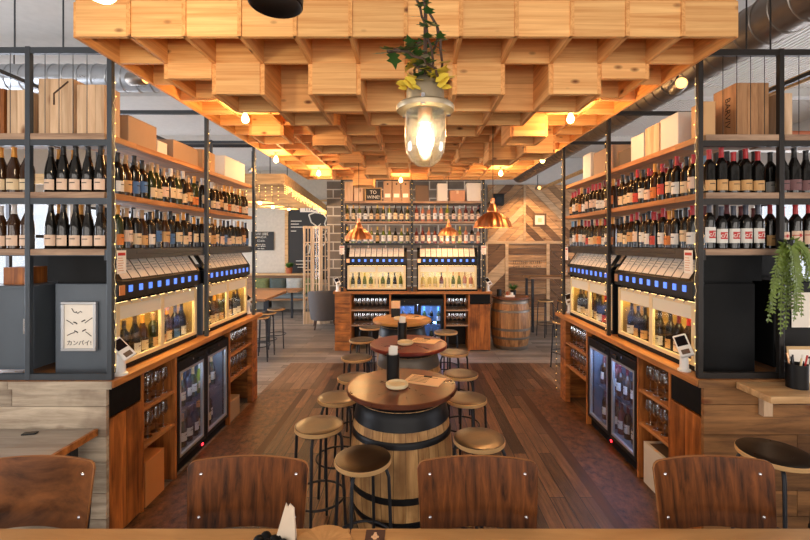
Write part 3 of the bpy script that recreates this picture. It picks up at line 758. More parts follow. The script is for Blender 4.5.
# ------------------------------------------------------------------ wine glasses, fridges
gl_ = MB().lathe([(0, 0), (.034, .001), (.033, .004), (.006, .008), (.0035, .02), (.0035, .085), (.012, .092), (.031, .112), (.038, .14), (.035, .175), (.030, .205)], 14).build('wine_glass', M['wineglass'], smooth=60)
gl_['category'] = 'glass'
GP = Proto(gl_)
def glasses(F, u0, u1, n, vs, z, txt, group):
    for r, v in enumerate(vs):
        for i in range(n):
            GP.put(F.p(u0+(u1-u0)*i/(n-1), v, z), random.uniform(0, 6), 'clear stemmed wine glass, %s in %s row, %s' % (ORD[i], ('front', 'back')[r], txt), group)
for F, rk in ((LF, 'poster-side counter'), (RF, 'fern-side counter')):
    g = 'wine glasses under the %s' % rk
    glasses(F, .44, .745, 4, (.07, .2), .762, 'upper near shelf, %s' % rk, g)
    glasses(F, .44, .745, 4, (.07, .2), .482, 'lower near shelf, %s' % rk, g)
    glasses(F, 1.95, 2.42, 6, (.07, .2), .762, 'upper far shelf, %s' % rk, g)
    glasses(F, 1.95, 2.42, 6, (.07,), .482, 'lower far shelf, %s' % rk, g)

def fridge(label, F, u, W, H, frame, light, lit, lining, D=.5, n_mull=2):
    t = thing('bottle_fridge', label, 'fridge', F.p(u, 0, 0), F.rz())
    h = W/2
    mb = MB(); mb.box((-h, .045, .1), (-h+.03, D, H)); mb.box((h-.03, .045, .1), (h, D, H)); mb.box((-h+.03, .045, H-.1), (h-.03, D, H)); mb.box((-h+.03, D-.03, .1), (h-.03, D, H-.1)); mb.box((-h, .045, .0), (h, D, .1))
    mb.build('body', M['black'], t)
    mb = MB(); mb.box((-h+.031, D-.034, .1), (h-.031, D-.031, H-.1)); mb.box((-h+.031, .06, .1), (h-.031, D-.034, .104)); mb.box((-h+.031, .06, .105), (-h+.034, D-.035, H-.1)); mb.box((h-.034, .06, .105), (h-.031, D-.035, H-.1))
    mb.build('lining', lining, t)
    MB().box((-h+.05, .06, H-.118), (h-.05, .08, H-.102)).build('light_strip', light, t)
    for z in (.478,):
        s = MB()
        for i in range(9): s.tube([(-h+.04, .08+i*.045, z), (h-.04, .08+i*.045, z)], .003, 5)
        s.tube([(-h+.04, .075, z), (h-.04, .075, z)], .005, 5); s.build('wire_shelf', M['chrome'], t)
    MB().box((-h+.02, .035, .02), (h-.02, .045, .09)).build('grille', M['blackmatte'], t)
    MB().box((-.03, .028, .04), (-.005, .0349, .06)).build('indicator', M['redled'], t)
    for s in (-1, 1):
        a, b = (-h+.004, -.004) if s < 0 else (.004, h-.004)
        f = MB(); w = .035
        for q in ((a, b, .105, .105+w), (a, b, H-.1, H-.012), (a, a+w, .105+w, H-.1), (b-w, b, .105+w, H-.1)): f.box((q[0], .004, q[2]), (q[1], .044, q[3]))
        d = f.build('door', M['black'], t, bevel=.003)
        f = MB(); a2, b2, z0, z1 = a+w, b-w, .105+w, H-.1; e = .022
        for q in ((a2, b2, z0, z0+e), (a2, b2, z1-e, z1), (a2, a2+e, z0+e, z1-e), (b2-e, b2, z0+e, z1-e)): f.box((q[0], .006, q[2]), (q[1], .03, q[3]))
        f.build('inner_frame', frame, d)
        MB().box((a2+e, .014, z0+e), (b2-e, .02, z1-e)).build('pane', M['glass'], d)
        MB().box((a+.06 if s > 0 else b-.16, -.012, H-.085), (a+.16 if s > 0 else b-.06, .004, H-.05)).build('handle', M['black'], d, bevel=.004)
        MB().lathe([(0, 0), (.008, 0), (.008, .006), (0, .006)], 8, c=((a+b)/2, -.003, H-.04), axis='Y').build('lock', M['chrome'], d)
    m = Matrix.Translation(t.location) @ Matrix.Rotation(F.rz(), 4, 'Z')
    add_light('fridge_light', 'AREA', m @ Vector((0, .1, H-.125)), lit[0], lit[1], W-.15, (0, 0, F.rz()), .1)
    return t, m
def fridge_bottles(m, rz, W, zs, n, mix, txt, seed, y=.16):
    rn = random.Random(seed); lv = ('bottom', 'top')
    for j, z in enumerate(zs):
        for i in range(n):
            x = -W/2+.09+i*(W-.18)/(n-1)
            place_bottle(*rn.choice(mix), tuple(m @ Vector((x+rn.uniform(-.006, .006), y+rn.uniform(-.02, .02), z))), rz+rn.uniform(-.3, .3), '%s on %s level of %s' % (ORD[i], lv[j], txt), 'bottles in the fridges')
fm = [('burgundy', 'green', 'white', 'cream'), ('claret', 'dark', 'white', 'black'), ('flute', 'lime', 'cream', 'white'), ('sparkling', 'green', 'cream', 'gold')]
fmr = [('claret', 'pink', 'white', 'wine'), ('burgundy', 'pink', 'pinkish', 'black'), ('claret', 'brown', 'white', 'wine')]
t, m = fridge('black double-door bottle fridge under the poster-side counter, dim inside', LF, 1.34, 1.0, .985, M['alu'], M['ledcool'], (2.0, (200, 225, 255)), M['greybox'])
fridge_bottles(m, LF.rz(), 1.0, (.1055, .486), 8, fm, 'poster-side fridge', 5)
t, m = fridge('black double-door bottle fridge glowing blue-white under the fern-side counter', RF, 1.34, 1.0, .985, M['alu'], M['ledcool'], (6.0, (150, 190, 255)), M['greybox'])
fridge_bottles(m, RF.rz(), 1.0, (.1055, .486), 8, fmr, 'fern-side fridge', 6)

# ------------------------------------------------------------------ back bar
def back_bar():
    root = thing('bar_counter', 'low wooden back bar counter behind the last barrel table', 'counter', (0, 7.78, 0))
    def B(n, m, a, b, bevel=.003): return MB().box(a, b).build(n, m, root, bevel=bevel)
    B('worktop', M['worktop_x'], (-1.46, -.03, 1.055), (1.48, .85, 1.1))
    mb = MB()
    for i in range(6): mb.box((-1.43, 0, i*.176+.002), (-1.15, .03, (i+1)*.176-.002))
    mb.build('end_panel', M['counterwood_h'], root)
    B('end_panel', M['counterwood_h'], (-1.43, .031, 0), (-1.40, .8, 1.055)); B('end_panel', M['counterwood_h'], (1.42, .031, 0), (1.45, .8, 1.055))
    mb = MB()
    for a, b in ((1.07, 1.255), (1.258, 1.45)): mb.box((a, 0, .02), (b, .02, .86))
    mb.build('panel', M['counterwood'], root)
    B('recess_strip', M['blackmatte'], (1.07, .008, .87), (1.45, .02, 1.055))
    for x in (-1.15, -.42, .60, 1.045): B('divider', M['counterwood'], (x, 0, 0), (x+.025, .45, 1.055))
    for a, b in ((-1.125, -.42), (.625, 1.045)):
        for z in (.735, .455): B('shelf', M['shelfwood_x'], (a, .005, z), (b, .44, z+.025))
    B('back_board', M['darkboard'], (-1.4, .52, 0), (1.42, .54, 1.055))
    rk = thing('bottle_rack', 'black steel rack on the back bar, topped with cartons and a small chalkboard', 'shelving rack', (0, 7.78, 1.1))
    PX = (-1.30, 0.0, 1.33)
    for x in PX:
        for y in (.02, .5): MB().box((x-.0225, y, 0), (x+.0225, y+.045, 2.1)).build('post', M['steel'], rk, bevel=.003)
    for z, m_ in ((2.74, M['shelfwood_x']), (2.365, M['shelfwood_x']), (1.955, M['steel'])):
        for a, b in zip(PX, PX[1:]): MB().box((a+.024, .02, z-1.1), (b-.024, .44, z-1.06)).build('shelf_board', m_, rk, bevel=.003)
    for a, b in zip(PX, PX[1:]): MB().box((a+.024, .025, 2.06), (b-.024, .055, 2.09)).build('long_rail', M['steel'], rk)
    return PX
PX = back_bar()
for i, (x, lab) in enumerate(((-.66, 'wine dispenser on the back bar, with the pale white-wine bottles'), (.66, 'wine dispenser on the back bar, with the rose bottles'))):
    mixb = [('flute', 'leafg', 'white', 'yellow'), ('flute', 'green', 'white', 'black'), ('flute', 'dark', 'white', 'black'), ('burgundy', 'leafg', 'cream', 'white')] if i == 0 else [('claret', 'rose', 'white', 'cream'), ('claret', 'pale', 'cream', 'white'), ('burgundy', 'pink', 'white', 'black'), ('flute', 'leafg', 'white', 'gold')]
    put_disp(db, BF, x+1.43, lab, 'inside back bar dispenser of %s bottles' % ('white-wine' if i == 0 else 'rose'), mixb, 20+i)
rn = random.Random(9)
wmix = [('burgundy', 'dark', 'cream', 'black'), ('claret', 'green', 'cream', 'gold'), ('claret', 'dark', 'white', 'black'), ('flute', 'green', 'tan', 'yellow'), ('burgundy', 'leafg', 'white', 'cream')]
rmix = [('claret', 'pink', 'pinkish', 'wine'), ('claret', 'rose', 'cream', 'white'), ('burgundy', 'pink', 'white', 'black'), ('claret', 'rose', 'white', 'cream'), ('claret', 'dark', 'pinkish', 'wine'), ('claret', 'lime', 'cream', 'yellow')]
for z, sn in ((2.406, 'upper shelf'), (1.996, 'lower shelf')):
    for b in (0, 1):
        a0, a1 = PX[b]+.085, PX[b+1]-.085
        for i in range(11):
            place_bottle(*rn.choice((wmix, rmix)[b]), (a0+(a1-a0)*i/10, 7.78+.12+rn.uniform(-.01, .01), z), rn.uniform(-.2, .2), '%s along %s, %s half of back bar rack' % (ORD[i], sn, ('white-wine', 'rose')[b]), 'bottles on the back bar rack', None, (.04, .15))
class BB:  # back bar in its own frame for glasses
    @staticmethod
    def p(u, v, z): return (u, 7.78+v, z)
g = 'wine glasses under the back bar'
for z, sn in ((.762, 'upper'), (.482, 'lower')):
    glasses(BB, -1.06, -.50, 8, (.07,), z, '%s wide shelf, back bar' % sn, g)
    glasses(BB, .68, 1.0, 5, (.07,), z, '%s narrow shelf, back bar' % sn, g)
t, m = fridge('blue-lit double-door bottle fridge under the back bar', BF, 1.43+.1025, .97, .96, M['black'], M['ledcool'], (18.0, (120, 170, 255)), M['greybox'], D=.45)
fridge_bottles(m, 0, .97, (.1055, .486), 7, [('claret', 'dark', 'blue', 'navy'), ('burgundy', 'green', 'white', 'sky')], 'back bar fridge', 8, .12)

# ------------------------------------------------------------------ boxes on top of the racks
def crate(name, label, cat, a, b, mat, group=None, planks=False, lid=True):
    """carton or wooden wine box between two corners"""
    a = Vector(a); b = Vector(b); lo = Vector(map(min, a, b)); hi = Vector(map(max, a, b)); c = (lo+hi)/2; sz = hi-lo
    t = thing(name, label, cat, (c.x, c.y, lo.z), 0, group); x, y, z = sz.x/2, sz.y/2, sz.z
    if planks:
        mb = MB(); n = 3 if sz.x > .14 else 2
        for i in range(n):
            mb.box((-x+i*2*x/n+.001, -y, 0), (-x+(i+1)*2*x/n-.001, -y+.012, z)); mb.box((-x+i*2*x/n+.001, y-.012, 0), (-x+(i+1)*2*x/n-.001, y, z))
        for sx in (-1, 1): mb.box((sx*x, -y+.012, 0), (sx*(x-.012), y-.012, z))
        mb.build('crate_wall', mat, t)
        MB().box((-x+.013, -y+.013, z-.02), (x-.013, y-.013, z-.008)).build('lid', mat, t); MB().box((-x+.013, -y+.013, 0), (x-.013, y-.013, .01)).build('base_board', mat, t)
    else:
        MB().box((-x, -y, 0), (x, y, z-.003)).build('carton_body', mat, t, bevel=.004)
        fl = MB(); fl.box((-x, -y, z-.003), (-.001 if sz.x > sz.y else x, y if sz.x > sz.y else -.001, z)); fl.box((.001 if sz.x > sz.y else -x, -y if sz.x > sz.y else .001, z-.003), (x, y, z)); fl.build('flap', mat, t)
        tp = MB()
        if sz.x > sz.y: tp.box((-.02, -y-.0006, z-.06), (.02, -y, z)).box((-.02, -y, z), (.02, y, z+.0006))
        else: tp.box((-x, -.02, z), (x, .02, z+.0006))
        tp.build('tape', M['kraftpaper'], t)
    return t
TG = 'boxes on top of the poster rack'; RGB_ = 'boxes on top of the fern rack'
def cr(F, name, label, cat, u0, u1, v0, v1, h, mat, group, planks=False):
    return crate(name, label, cat, F.p(u0, v0, 2.721), F.p(u1, v1, 2.721+h), mat, group, planks)
WB = M['winebox']; M['winebox_dark'] = wood('wine_crate_brown', (142, 98, 62), (196, 148, 104), 'Z', 0.6, 0.12, knots=True)
c1 = cr(LF, 'wine_crate', 'tall pine wine crate with dark check mark on its front, poster rack top', 'crate', .05, .28, .26, .49, .375, WB, TG, True)
mk = MB(); mk.tube([(-.01, -.117, .2), (-.01, -.117, .275), (.085, -.117, .355)], .005, 6); mk.build('mark', M['vine'], c1)
cr(LF, 'wine_crate', 'pale pine wine crate at the corner post, poster rack top', 'crate', .05, .20, .05, .235, .335, WB, TG, True)
cr(LF, 'wine_crate', 'pale wine crate in the outer bay by the post, poster rack top', 'crate', .05, .28, .565, .70, .30, WB, TG, True)
cr(LF, 'wine_crate', 'darker tan wine crate at outer end, poster rack top', 'crate', .05, .28, .72, .92, .31, M['counterwood'], TG, True)
c2 = cr(LF, 'cardboard_carton', 'brown cardboard carton behind the corner crate, poster rack top', 'box', .30, .64, .06, .34, .21, M['card'], TG)
cr(LF, 'white_carton', 'low white carton behind the brown one, poster rack top', 'box', .68, .82, .08, .30, .12, M['cartonwhite'], TG)
cr(LF, 'cardboard_carton', 'long low brown carton before the middle post, poster rack top', 'box', .86, 1.27, .05, .33, .17, M['card'], TG)
cr(LF, 'cardboard_carton', 'small brown carton past the middle post, poster rack top', 'box', 1.36, 1.62, .05, .33, .2, M['cardlit'], TG)
cr(LF, 'white_carton', 'large white carton at the far end, poster rack top', 'box', 1.85, 2.4, .05, .33, .24, M['cartonwhite'], TG)
c3 = cr(RF, 'wine_crate', 'large pine wine crate lettered down its side, fern rack top', 'crate', .08, .30, .28, .50, .37, M['winebox_dark'], RGB_, True)
lettering('BARVIV', .066, M['vine'], c3, (-.1115, -.03, .185), (PI/2, R(90), -PI/2))
cr(RF, 'wine_crate', 'narrow pine wine crate behind the next post, fern rack top', 'crate', .08, .28, .56, .66, .30, WB, RGB_, True)
cr(RF, 'wine_crate', 'small pine crate beside the lettered crate, fern rack top', 'crate', .2, .29, .14, .22, .20, M['counterwood'], RGB_, True)
cr(RF, 'cardboard_carton', 'small kraft carton at the corner post, fern rack top', 'box', .07, .2, .05, .13, .24, M['cardlit'], RGB_)
cr(RF, 'white_carton', 'tall white carton second from the corner post, fern rack top', 'box', .33, .55, .04, .32, .25, M['cartonwhite'], RGB_)
cr(RF, 'wine_crate', 'square pine crate between two white cartons, fern rack top', 'crate', .57, .77, .04, .30, .24, WB, RGB_, True)
cr(RF, 'white_carton', 'white carton with small print, third box row, fern rack top', 'box', .79, 1.0, .04, .32, .22, M['cartonwhite'], RGB_)
cr(RF, 'dark_carton', 'low dark carton before the middle post, fern rack top', 'box', 1.04, 1.27, .06, .32, .15, M['cartondark'], RGB_)
cr(RF, 'cardboard_carton', 'brown carton past the middle post, fern rack top', 'box', 1.36, 1.8, .05, .32, .25, M['card'], RGB_)
cr(RF, 'white_carton', 'upright white carton at the far end, fern rack top', 'box', 1.85, 2.06, .04, .32, .28, M['cartonwhite'], RGB_)
BG_ = 'boxes on top of the back bar rack'
def bc(name, label, px0, px1, h, mat, y0=.06, y1=.34):
    k_ = 7.84/420
    return crate(name, label, 'box', ((px0-412)*k_, 7.78+y0, 2.781), ((px1-412)*k_, 7.78+y1, 2.781+h), mat, BG_)
bc('wooden_box', 'tall pale wooden box at the chalkboard end of the back bar rack', 344.5, 353, .36, WB); bc('wooden_box', 'tall pale wooden box touching the chalkboard on the back bar rack', 354, 363, .36, WB)
for i, x in enumerate((383.4, 392.4, 401.4)):
    t = bc('carton', ('brown carton with white sticker beside the chalkboard, back bar rack', 'brown stickered carton, middle of three on the back bar rack', 'brown stickered carton beside the middle post, back bar rack')[i], x, x+8.4, .4, M['card'])
    MB().box((-.05, -.1415, .07), (.05, -.1403, .14)).build('sticker', M['paper'], t); MB().lathe([(0, 0), (.018, 0)], 10, c=(0, -.1412, .32), axis='Y').build('hand_hole', M['ink'], t)
bc('dark_carton', 'dark brown carton on the back bar rack past the middle post', 415, 429, .3, M['cartondark']); bc('white_carton', 'tall white carton on the back bar rack above the roses', 437.5, 447.5, .33, M['cartonwhite'])
bc('carton', 'low salmon carton on the back bar rack', 450, 465, .2, M['cartonpink']); bc('white_carton', 'wide white carton at end of back bar rack over the roses', 467, 481, .34, M['cartonwhite'])
k_ = 7.84/420
t = thing('chalkboard_sign', 'small black chalkboard lettered TO WINE standing on the back bar rack', 'sign', ((373-412)*k_, 7.9, 2.781))
MB().box((-.15, 0, 0), (.15, .02, .26)).build('board', M['chalk'], t)
fr = MB()
for q in ((-.16, .16, -.0, .02), (-.16, .16, .24, .26), (-.16, -.14, .02, .24), (.14, .16, .02, .24)): fr.box((q[0], -.006, q[2]), (q[1], .004, q[3]))
fr.build('frame', M['palewood'], t)
lettering('TO', .09, M['chalkwhite'], t, (0, -.002, .17)); lettering('WINE!', .085, M['chalkwhite'], t, (0, -.002, .08))

# under-counter boxes
t = cr_ = crate('cardboard_box', 'flat orange-lit cardboard box on the floor under near glasses, poster side', 'box', LF.p(.42, .01, 0), LF.p(.66, .34, .34), plain('orange_lit_cardboard', (204, 134, 74), .75, vary=.06))  # orange light put into the cardboard colour
t = crate('cardboard_box', 'small cardboard box on the floor under far glasses, poster side', 'box', LF.p(1.92, .03, 0), LF.p(2.2, .34, .22), M['card'])
t = crate('white_carton', 'white printed carton on the floor under the fern-side counter', 'box', RF.p(.41, .01, 0), RF.p(.74, .34, .34), M['cartonwhite'])
MB().box((-.14, -.12, .3406), (.1, .12, .3416)).build('print', M['cartondark'], t)

# ------------------------------------------------------------------ poster, end cabinets
t = thing('framed_poster', 'silver framed white poster with Japanese lettering on the grey dispenser side', 'poster', (-2.268, LF.y0+.114, 1.265))
fr = MB(); w, h, e = .118, .335, .018
for q in ((-w, w, 0, e), (-w, w, h-e, h), (-w, -w+e, e, h-e), (w-e, w, e, h-e)): fr.box((q[0], -.012, q[2]), (q[1], .012, q[3]))
fr.build('frame', M['alu'], t, bevel=.003)
MB().box((-w+e, -.002, e), (w-e, .004, h-e)).build('sheet', M['paper'], t)
lettering('カンパイ!', .04, M['ink'], t, (.0, -.003, .052))
dw = MB()
def st(*pts, r=.0022): dw.tube([(x, -.0035, z) for x, z in pts], r, 4)
for (cx, cz, s) in ((-.025, .19, 1), (.03, .205, -1), (-.02, .13, 1), (.035, .14, -1)):
    st((cx-.012, cz+.006*s), (cx+.002, cz+.002), (cx+.012, cz-.006*s), r=.004)
for p in (((-.085, .21), (-.06, .195), (-.04, .18)), ((.09, .225), (.06, .205), (.04, .19)), ((-.08, .105), (-.05, .12), (-.03, .125)), ((.085, .1), (.06, .12), (.045, .13)), ((-.05, .29), (-.035, .265), (-.02, .26)), ((-.02, .27), (-.01, .255), (.01, .27), (.02, .262))): st(*p, r=.0026)
dw.build('drawing', M['ink'], t)
t = thing('steel_cabinet', 'grey steel cabinet in the outer bay next to the poster', 'cabinet', LF.p(.3, .77, 1.14))
MB().box((-.2, -.2, 0), (.2, .2, .57)).build('body', M['greybox'], t, bevel=.006); MB().box((-.185, -.205, .02), (.185, -.2, .55)).build('door', M['greybox'], t, bevel=.002); MB().tube([(.16, -.205, .25), (.16, -.225, .25), (.16, -.225, .35), (.16, -.205, .35)], .005, 6).build('handle', M['chrome'], t)
MB().box((-.05, -.12, 0), (.1, .06, .12)).build('wooden_block', M['counterwood'], None, loc=LF.p(.3, .80, 1.71))
tag(bpy.data.objects['wooden_block'], 'small wooden block on the grey steel cabinet', 'block')
t = thing('black_cabinet', 'matte black cabinet standing behind the hanging fern', 'cabinet', RF.p(.32, .77, 1.14))
MB().box((-.2, -.2, 0), (.2, .2, .6)).build('body', M['blackmatte'], t, bevel=.006); MB().box((-.185, -.205, .02), (.185, -.2, .58)).build('door', M['black'], t, bevel=.002); MB().tube([(-.16, -.205, .25), (-.16, -.225, .25), (-.16, -.225, .35), (-.16, -.205, .35)], .005, 6).build('handle', M['steel'], t)

# ------------------------------------------------------------------ card terminals and price sheets
def terminal_proto():
    t = thing('card_terminal', 'x', 'card reader')
    MB().lathe([(0, 0), (.042, 0), (.042, .012), (.03, .018), (.026, .1), (.026, .14), (0, .145)], 16).build('stand', M['white'], t, smooth=40)
    hd = MB(); mt = Matrix.Translation((0, -.02, .18)) @ Matrix.Rotation(R(52), 4, 'X') @ Matrix.Rotation(R(28), 4, 'Z')
    hd.obox(mt, .085, .17, .028); h = hd.build('reader', M['white'], t, bevel=.008)
    sc = MB(); sc.obox(mt @ Matrix.Translation((0, .03, .0145)), .066, .075, .002); sc.build('screen', M['screendark'], h)
    sc = MB(); sc.obox(mt @ Matrix.Translation((0, -.055, .0145)), .05, .035, .002); sc.build('keypad', M['cartondark'], h)
    return Proto(t)
TP = terminal_proto()
for loc, rz, lab in ((LF.p(.12, -.012, 1.1), R(48), 'white card reader on a stand beside the framed poster'), (RF.p(.18, -.012, 1.1), R(-48), 'white card reader on a stand near the hanging fern'),
                     (LF.p(2.62, .10, 1.1), R(50), 'white card reader at dining room end of poster-side counter'), (RF.p(2.62, .10, 1.1), R(-50), 'white card reader at herringbone wall end of fern-side counter'),
                     ((-1.385, 7.82, 1.1), 0, 'white card reader on back bar beside the white-wine dispenser'), ((1.42, 7.86, 1.1), 0, 'white card reader on back bar beside the rose dispenser')):
    TP.put(loc, rz, lab, 'white card readers on the counters')
def sheet_proto():
    t = thing('price_sheet', 'x', 'sign')
    MB().box((-.045, -.002, -.16), (.045, .0, 0)).build('sheet', M['paper'], t)
    mb = MB(); mb.box((-.036, -.0028, -.036), (.036, -.002, -.016)); mb.build('heading', M['red'], t)
    mb = MB()
    for i in range(6): mb.box((-.036, -.0026, -.056-i*.017), (.01+.005*(i % 3), -.002, -.051-i*.017)); 
    mb.build('print', M['cartonpink'], t)
    mb = MB(); mb.tube([(0, -.001, 0), (0, .012, .03)], .003, 5); mb.build('clip', M['chrome'], t)
    return Proto(t)
SP = sheet_proto()
for loc, rz, lab in ((LF.p(.12, -.014, 1.95), LF.rz(), 'white price sheet with red heading hung at the near corner, poster rack'), (RF.p(.13, -.014, 1.95), RF.rz(), 'white price sheet with red heading hung near the fern'),
                     (RF.p(2.42, -.014, 1.95), RF.rz(), 'white price sheet hung at the far end of the fern rack'), ((-1.3, 7.785, 1.95), 0, 'white price sheet hung on the back bar rack, white-wine end'), ((1.33, 7.785, 1.95), 0, 'white price sheet hung on the back bar rack, rose end')):
    SP.put(loc, rz, lab, 'price sheets hung on the racks')

# ------------------------------------------------------------------ barrel tables
def barrel(label, loc, topmat, oak, rim=True, hoops=((.70, .745), (.36, .405), (.20, .245), (.0, .07)), H=.94, r0=.295, r1=.36, topr=.385, hoopm='hoop'):
    t = thing('barrel_table', label, 'table', loc, random.uniform(0, 6))
    def rad(z): q = (z/H-.5)*2; return r1-(r1-r0)*q*q
    ns = 28; mb = MB()
    for k in range(ns):
        a0 = 2*PI*k/ns+.004; a1 = 2*PI*(k+1)/ns-.004
        mb.lathe([(rad(H*j/10), H*j/10) for j in range(11)], 2, a0=a0, a1=a1)
    mb.build('staves', oak, t, smooth=30)
    MB().lathe([(rad(j*H/6)-.006, j*H/6) for j in range(7)]+[(0, H)], 28).build('inner_shell', M['vine'], t)
    hl = list(hoops)+([(.80, .915)] if rim else [(.86, .93)])
    for z0, z1 in hl:
        z1 = min(z1, H)
        MB().lathe([(rad(z0)+.001, z0), (rad(z0)+.006, z0+.003), (rad((z0+z1)/2)+.006, (z0+z1)/2), (rad(z1)+.006, z1-.003), (rad(z1)+.001, z1)], 36).build('hoop', M[hoopm], t, smooth=50)
    if rim: MB().lathe([(r0+.004, .915), (r0+.012, .93), (r0+.012, .965)], 36).build('collar', M['hoop'], t, smooth=50)
    zt = .965 if rim else .945
    MB().lathe([(0, zt), (topr-.006, zt), (topr, zt+.006), (topr, zt+.03), (topr-.006, zt+.035), (0, zt+.035)], 48).build('table_top', topmat, t, smooth=30)
    return t
BT = [(-.074, 2.97), (-.035, 4.2), (-.13, 5.54)]
barrel('oak barrel table with copper-brown top, nearest the bar chairs', (*BT[0], 0), M['top1'], M['oak'])
barrel('oak barrel table with dark red top, middle of the aisle', (*BT[1], 0), M['top2'], M['oak'], hoopm='hoopgrey', r0=.275, r1=.335)
barrel('oak barrel table with honey-coloured top in front of the back bar', (*BT[2], 0), M['top3'], M['oak'], r0=.275, r1=.335)
barrel('dark oak barrel by the herringbone wall beside the back bar', (1.9, 8.12, 0), M['top4'], M['oakdark'], rim=False, hoopm='hoopgrey', topr=.36, H=.94, r0=.31, r1=.375)

def stool_proto(seat, r=.165, H=.75):
    t = thing('bar_stool', 'x', 'stool')
    s = MB().lathe([(0, H-.03), (r-.004, H-.03), (r, H-.026), (r, H-.006), (r-.003, H-.003)], 36, mi=1).lathe([(r-.003, H-.003), (r-.01, H), (r*.5, H-.003), (0, H-.004)], 36, mi=0).build('seat', [seat, M['seatrim']], t, smooth=30)
    for k in range(4):
        a = PI/4+k*PI/2; c, sn = math.cos(a), math.sin(a)
        MB().tube([(c*.05, sn*.05, H-.036), (c*(r-.05), sn*(r-.05), H-.038), (c*(r-.022), sn*(r-.022), H-.05), (c*(r-.006), sn*(r-.006), H-.09), (c*(r+.005), sn*(r+.005), H*.5), (c*(r+.025), sn*(r+.025), 0.0)], .0105, 8).build('leg', M['steel'], t, smooth=50)
    ring = [((r+.012)*math.cos(2*PI*i/32), (r+.012)*math.sin(2*PI*i/32), .26) for i in range(32)]
    MB().tube(ring, .008, 8, closed=True).build('foot_ring', M['steel'], t, smooth=60)
    return Proto(t)
SPx = stool_proto(M['seatwood'])
names = {0: 'copper-topped barrel', 1: 'red-topped barrel', 2: 'honey-topped barrel'}
stools = [(-.286, 2.452, 'round wooden bar stool directly in front of the copper-topped barrel, chair side'), (-.642, 2.90, 'round wooden bar stool on poster side of copper-topped barrel, outermost'),
          (-.60, 3.42, 'round wooden bar stool tucked behind copper-topped barrel, poster side'), (.431, 2.70, 'round wooden bar stool in front of copper-topped barrel, fern side'),
          (.44, 3.40, 'round wooden bar stool half behind copper-topped barrel, fern side'), (-.53, 3.93, 'round wooden bar stool before the red-topped barrel, mostly hidden, poster side'),
          (-.61, 4.62, 'round wooden bar stool beside the red-topped barrel, poster side, rear'), (.47, 4.04, 'round wooden bar stool before the red-topped barrel, fern side'),
          (.486, 4.84, 'round wooden bar stool behind the red-topped barrel, fern side'), (-.65, 5.46, 'round wooden bar stool beside honey-topped barrel, poster side'),
          (-.62, 6.28, 'round wooden bar stool behind honey-topped barrel near back bar glasses'), (.48, 5.95, 'round wooden bar stool beside honey-topped barrel, fern side')]
for x, y, lab in stools: SPx.put((x, y, 0), random.uniform(0, 1.5), lab, 'bar stools round the barrel tables')
for x, y, lab in ((-2.6, 7.15, 'wooden-topped stool nearest in the row beside the dining high table'), (-2.63, 7.6, 'wooden-topped stool in the middle beside the dining high table'), (-2.6, 8.05, 'wooden-topped stool last in the row beside the dining high table')):
    SPx.put((x, y, 0), .3, lab, 'stools at the dining high table')
SPx.put((2.42, 6.72, 0), .5, 'wooden-topped stool beyond the far end of the fern-side counter', None)
SPb = stool_proto(M['seatblack'], .185, .80)
SPb.put((2.09, 2.42, 0), .3, 'black-topped stool by the timber ledge below the fern, nearer the aisle', 'black-topped stools at the ledge')
SPb.put((2.58, 2.44, 0), .3, 'black-topped stool farther along the timber ledge by the brown plank front', 'black-topped stools at the ledge')
SPm = stool_proto(M['seatblack'], .16, .78)
for x, y, lab in ((2.86, 9.0, 'slim black stool beside the high table at the herringbone wall, nearer barrel'), (3.28, 8.98, 'slim black stool beside the high table at the herringbone wall, farther from barrel')):
    SPm.put((x, y, 0), .4, lab, 'stools by the herringbone wall')

# things on the barrel tables
def cup(label, loc, paper=True, h=.19, r=.047):
    t = thing('cutlery_pot', label, 'pot', loc)
    MB().lathe([(0, 0), (r, 0), (r, h), (r-.004, h), (r-.004, .008), (0, .008)], 20).build('pot_body', M['black'], t, smooth=30)
    if paper:
        n = thing('napkins', '%s' % label.replace('black pot', 'folded white napkins in the black pot'), 'napkin', (loc[0], loc[1], loc[2]+.01), .4)
        mb = MB(); mb.prism([(-.03, -.008, 0), (.03, -.008, 0), (.034, -.008, h+.045), (-.022, -.008, h+.055)], (0, .008, 0)); mb.prism([(-.028, .002, 0), (.028, .002, 0), (.03, .006, h+.03), (-.03, .006, h+.04)], (0, .006, 0)); mb.build('napkin_fold', M['paper'], n)
    return t
def dish(label, loc, r=.078):
    t = thing('round_dish', label, 'dish', loc)
    MB().lathe([(0, 0), (r-.012, 0), (r, .01), (r, .03), (r-.006, .033), (r-.012, .026), (r-.014, .02), (0, .018)], 28).build('bowl', M['cream'], t, smooth=40)
    return t
def menu(label, loc, rz, w=.27, d=.19):
    t = thing('menu_sheet', label, 'menu', loc, rz)
    MB().box((-w/2, -d/2, 0), (w/2, d/2, .004)).build('sheet', M['kraftpaper'], t)
    mb = MB()
    for i in range(5): mb.box((-w*.4, d*.32-i*d*.15, .004), (w*(.1 if i else .3), d*.36-i*d*.15, .0046))
    mb.build('print', M['cartondark'], t)
    MB().box((-.03, d/2-.03, .004), (.03, d/2-.005, .009)).build('clip', M['black'], t)
for (x, y), nm in zip(BT, ('copper-topped', 'red-topped', 'honey-topped')):
    if nm != 'honey-topped': cup('black pot on the %s barrel' % nm, (x-.065, y+.10, 1.0), True)
    else:
        t = thing('table_sign', 'small upright black and tan sign on the honey-topped barrel', 'sign', (x-.09, y+.12, 1.0))
        MB().box((-.06, -.01, 0), (.06, .01, .12)).build('stand', M['black'], t); MB().box((-.06, -.011, .12), (.06, .011, .22)).build('panel', M['kraftpaper'], t)
    dish('round pale dish on the %s barrel' % nm, (x-.03, y-.055, 1.0))
    menu('tan paper menu lying on the %s barrel' % nm, (x+.165, y+.085, 1.0), R(-22))
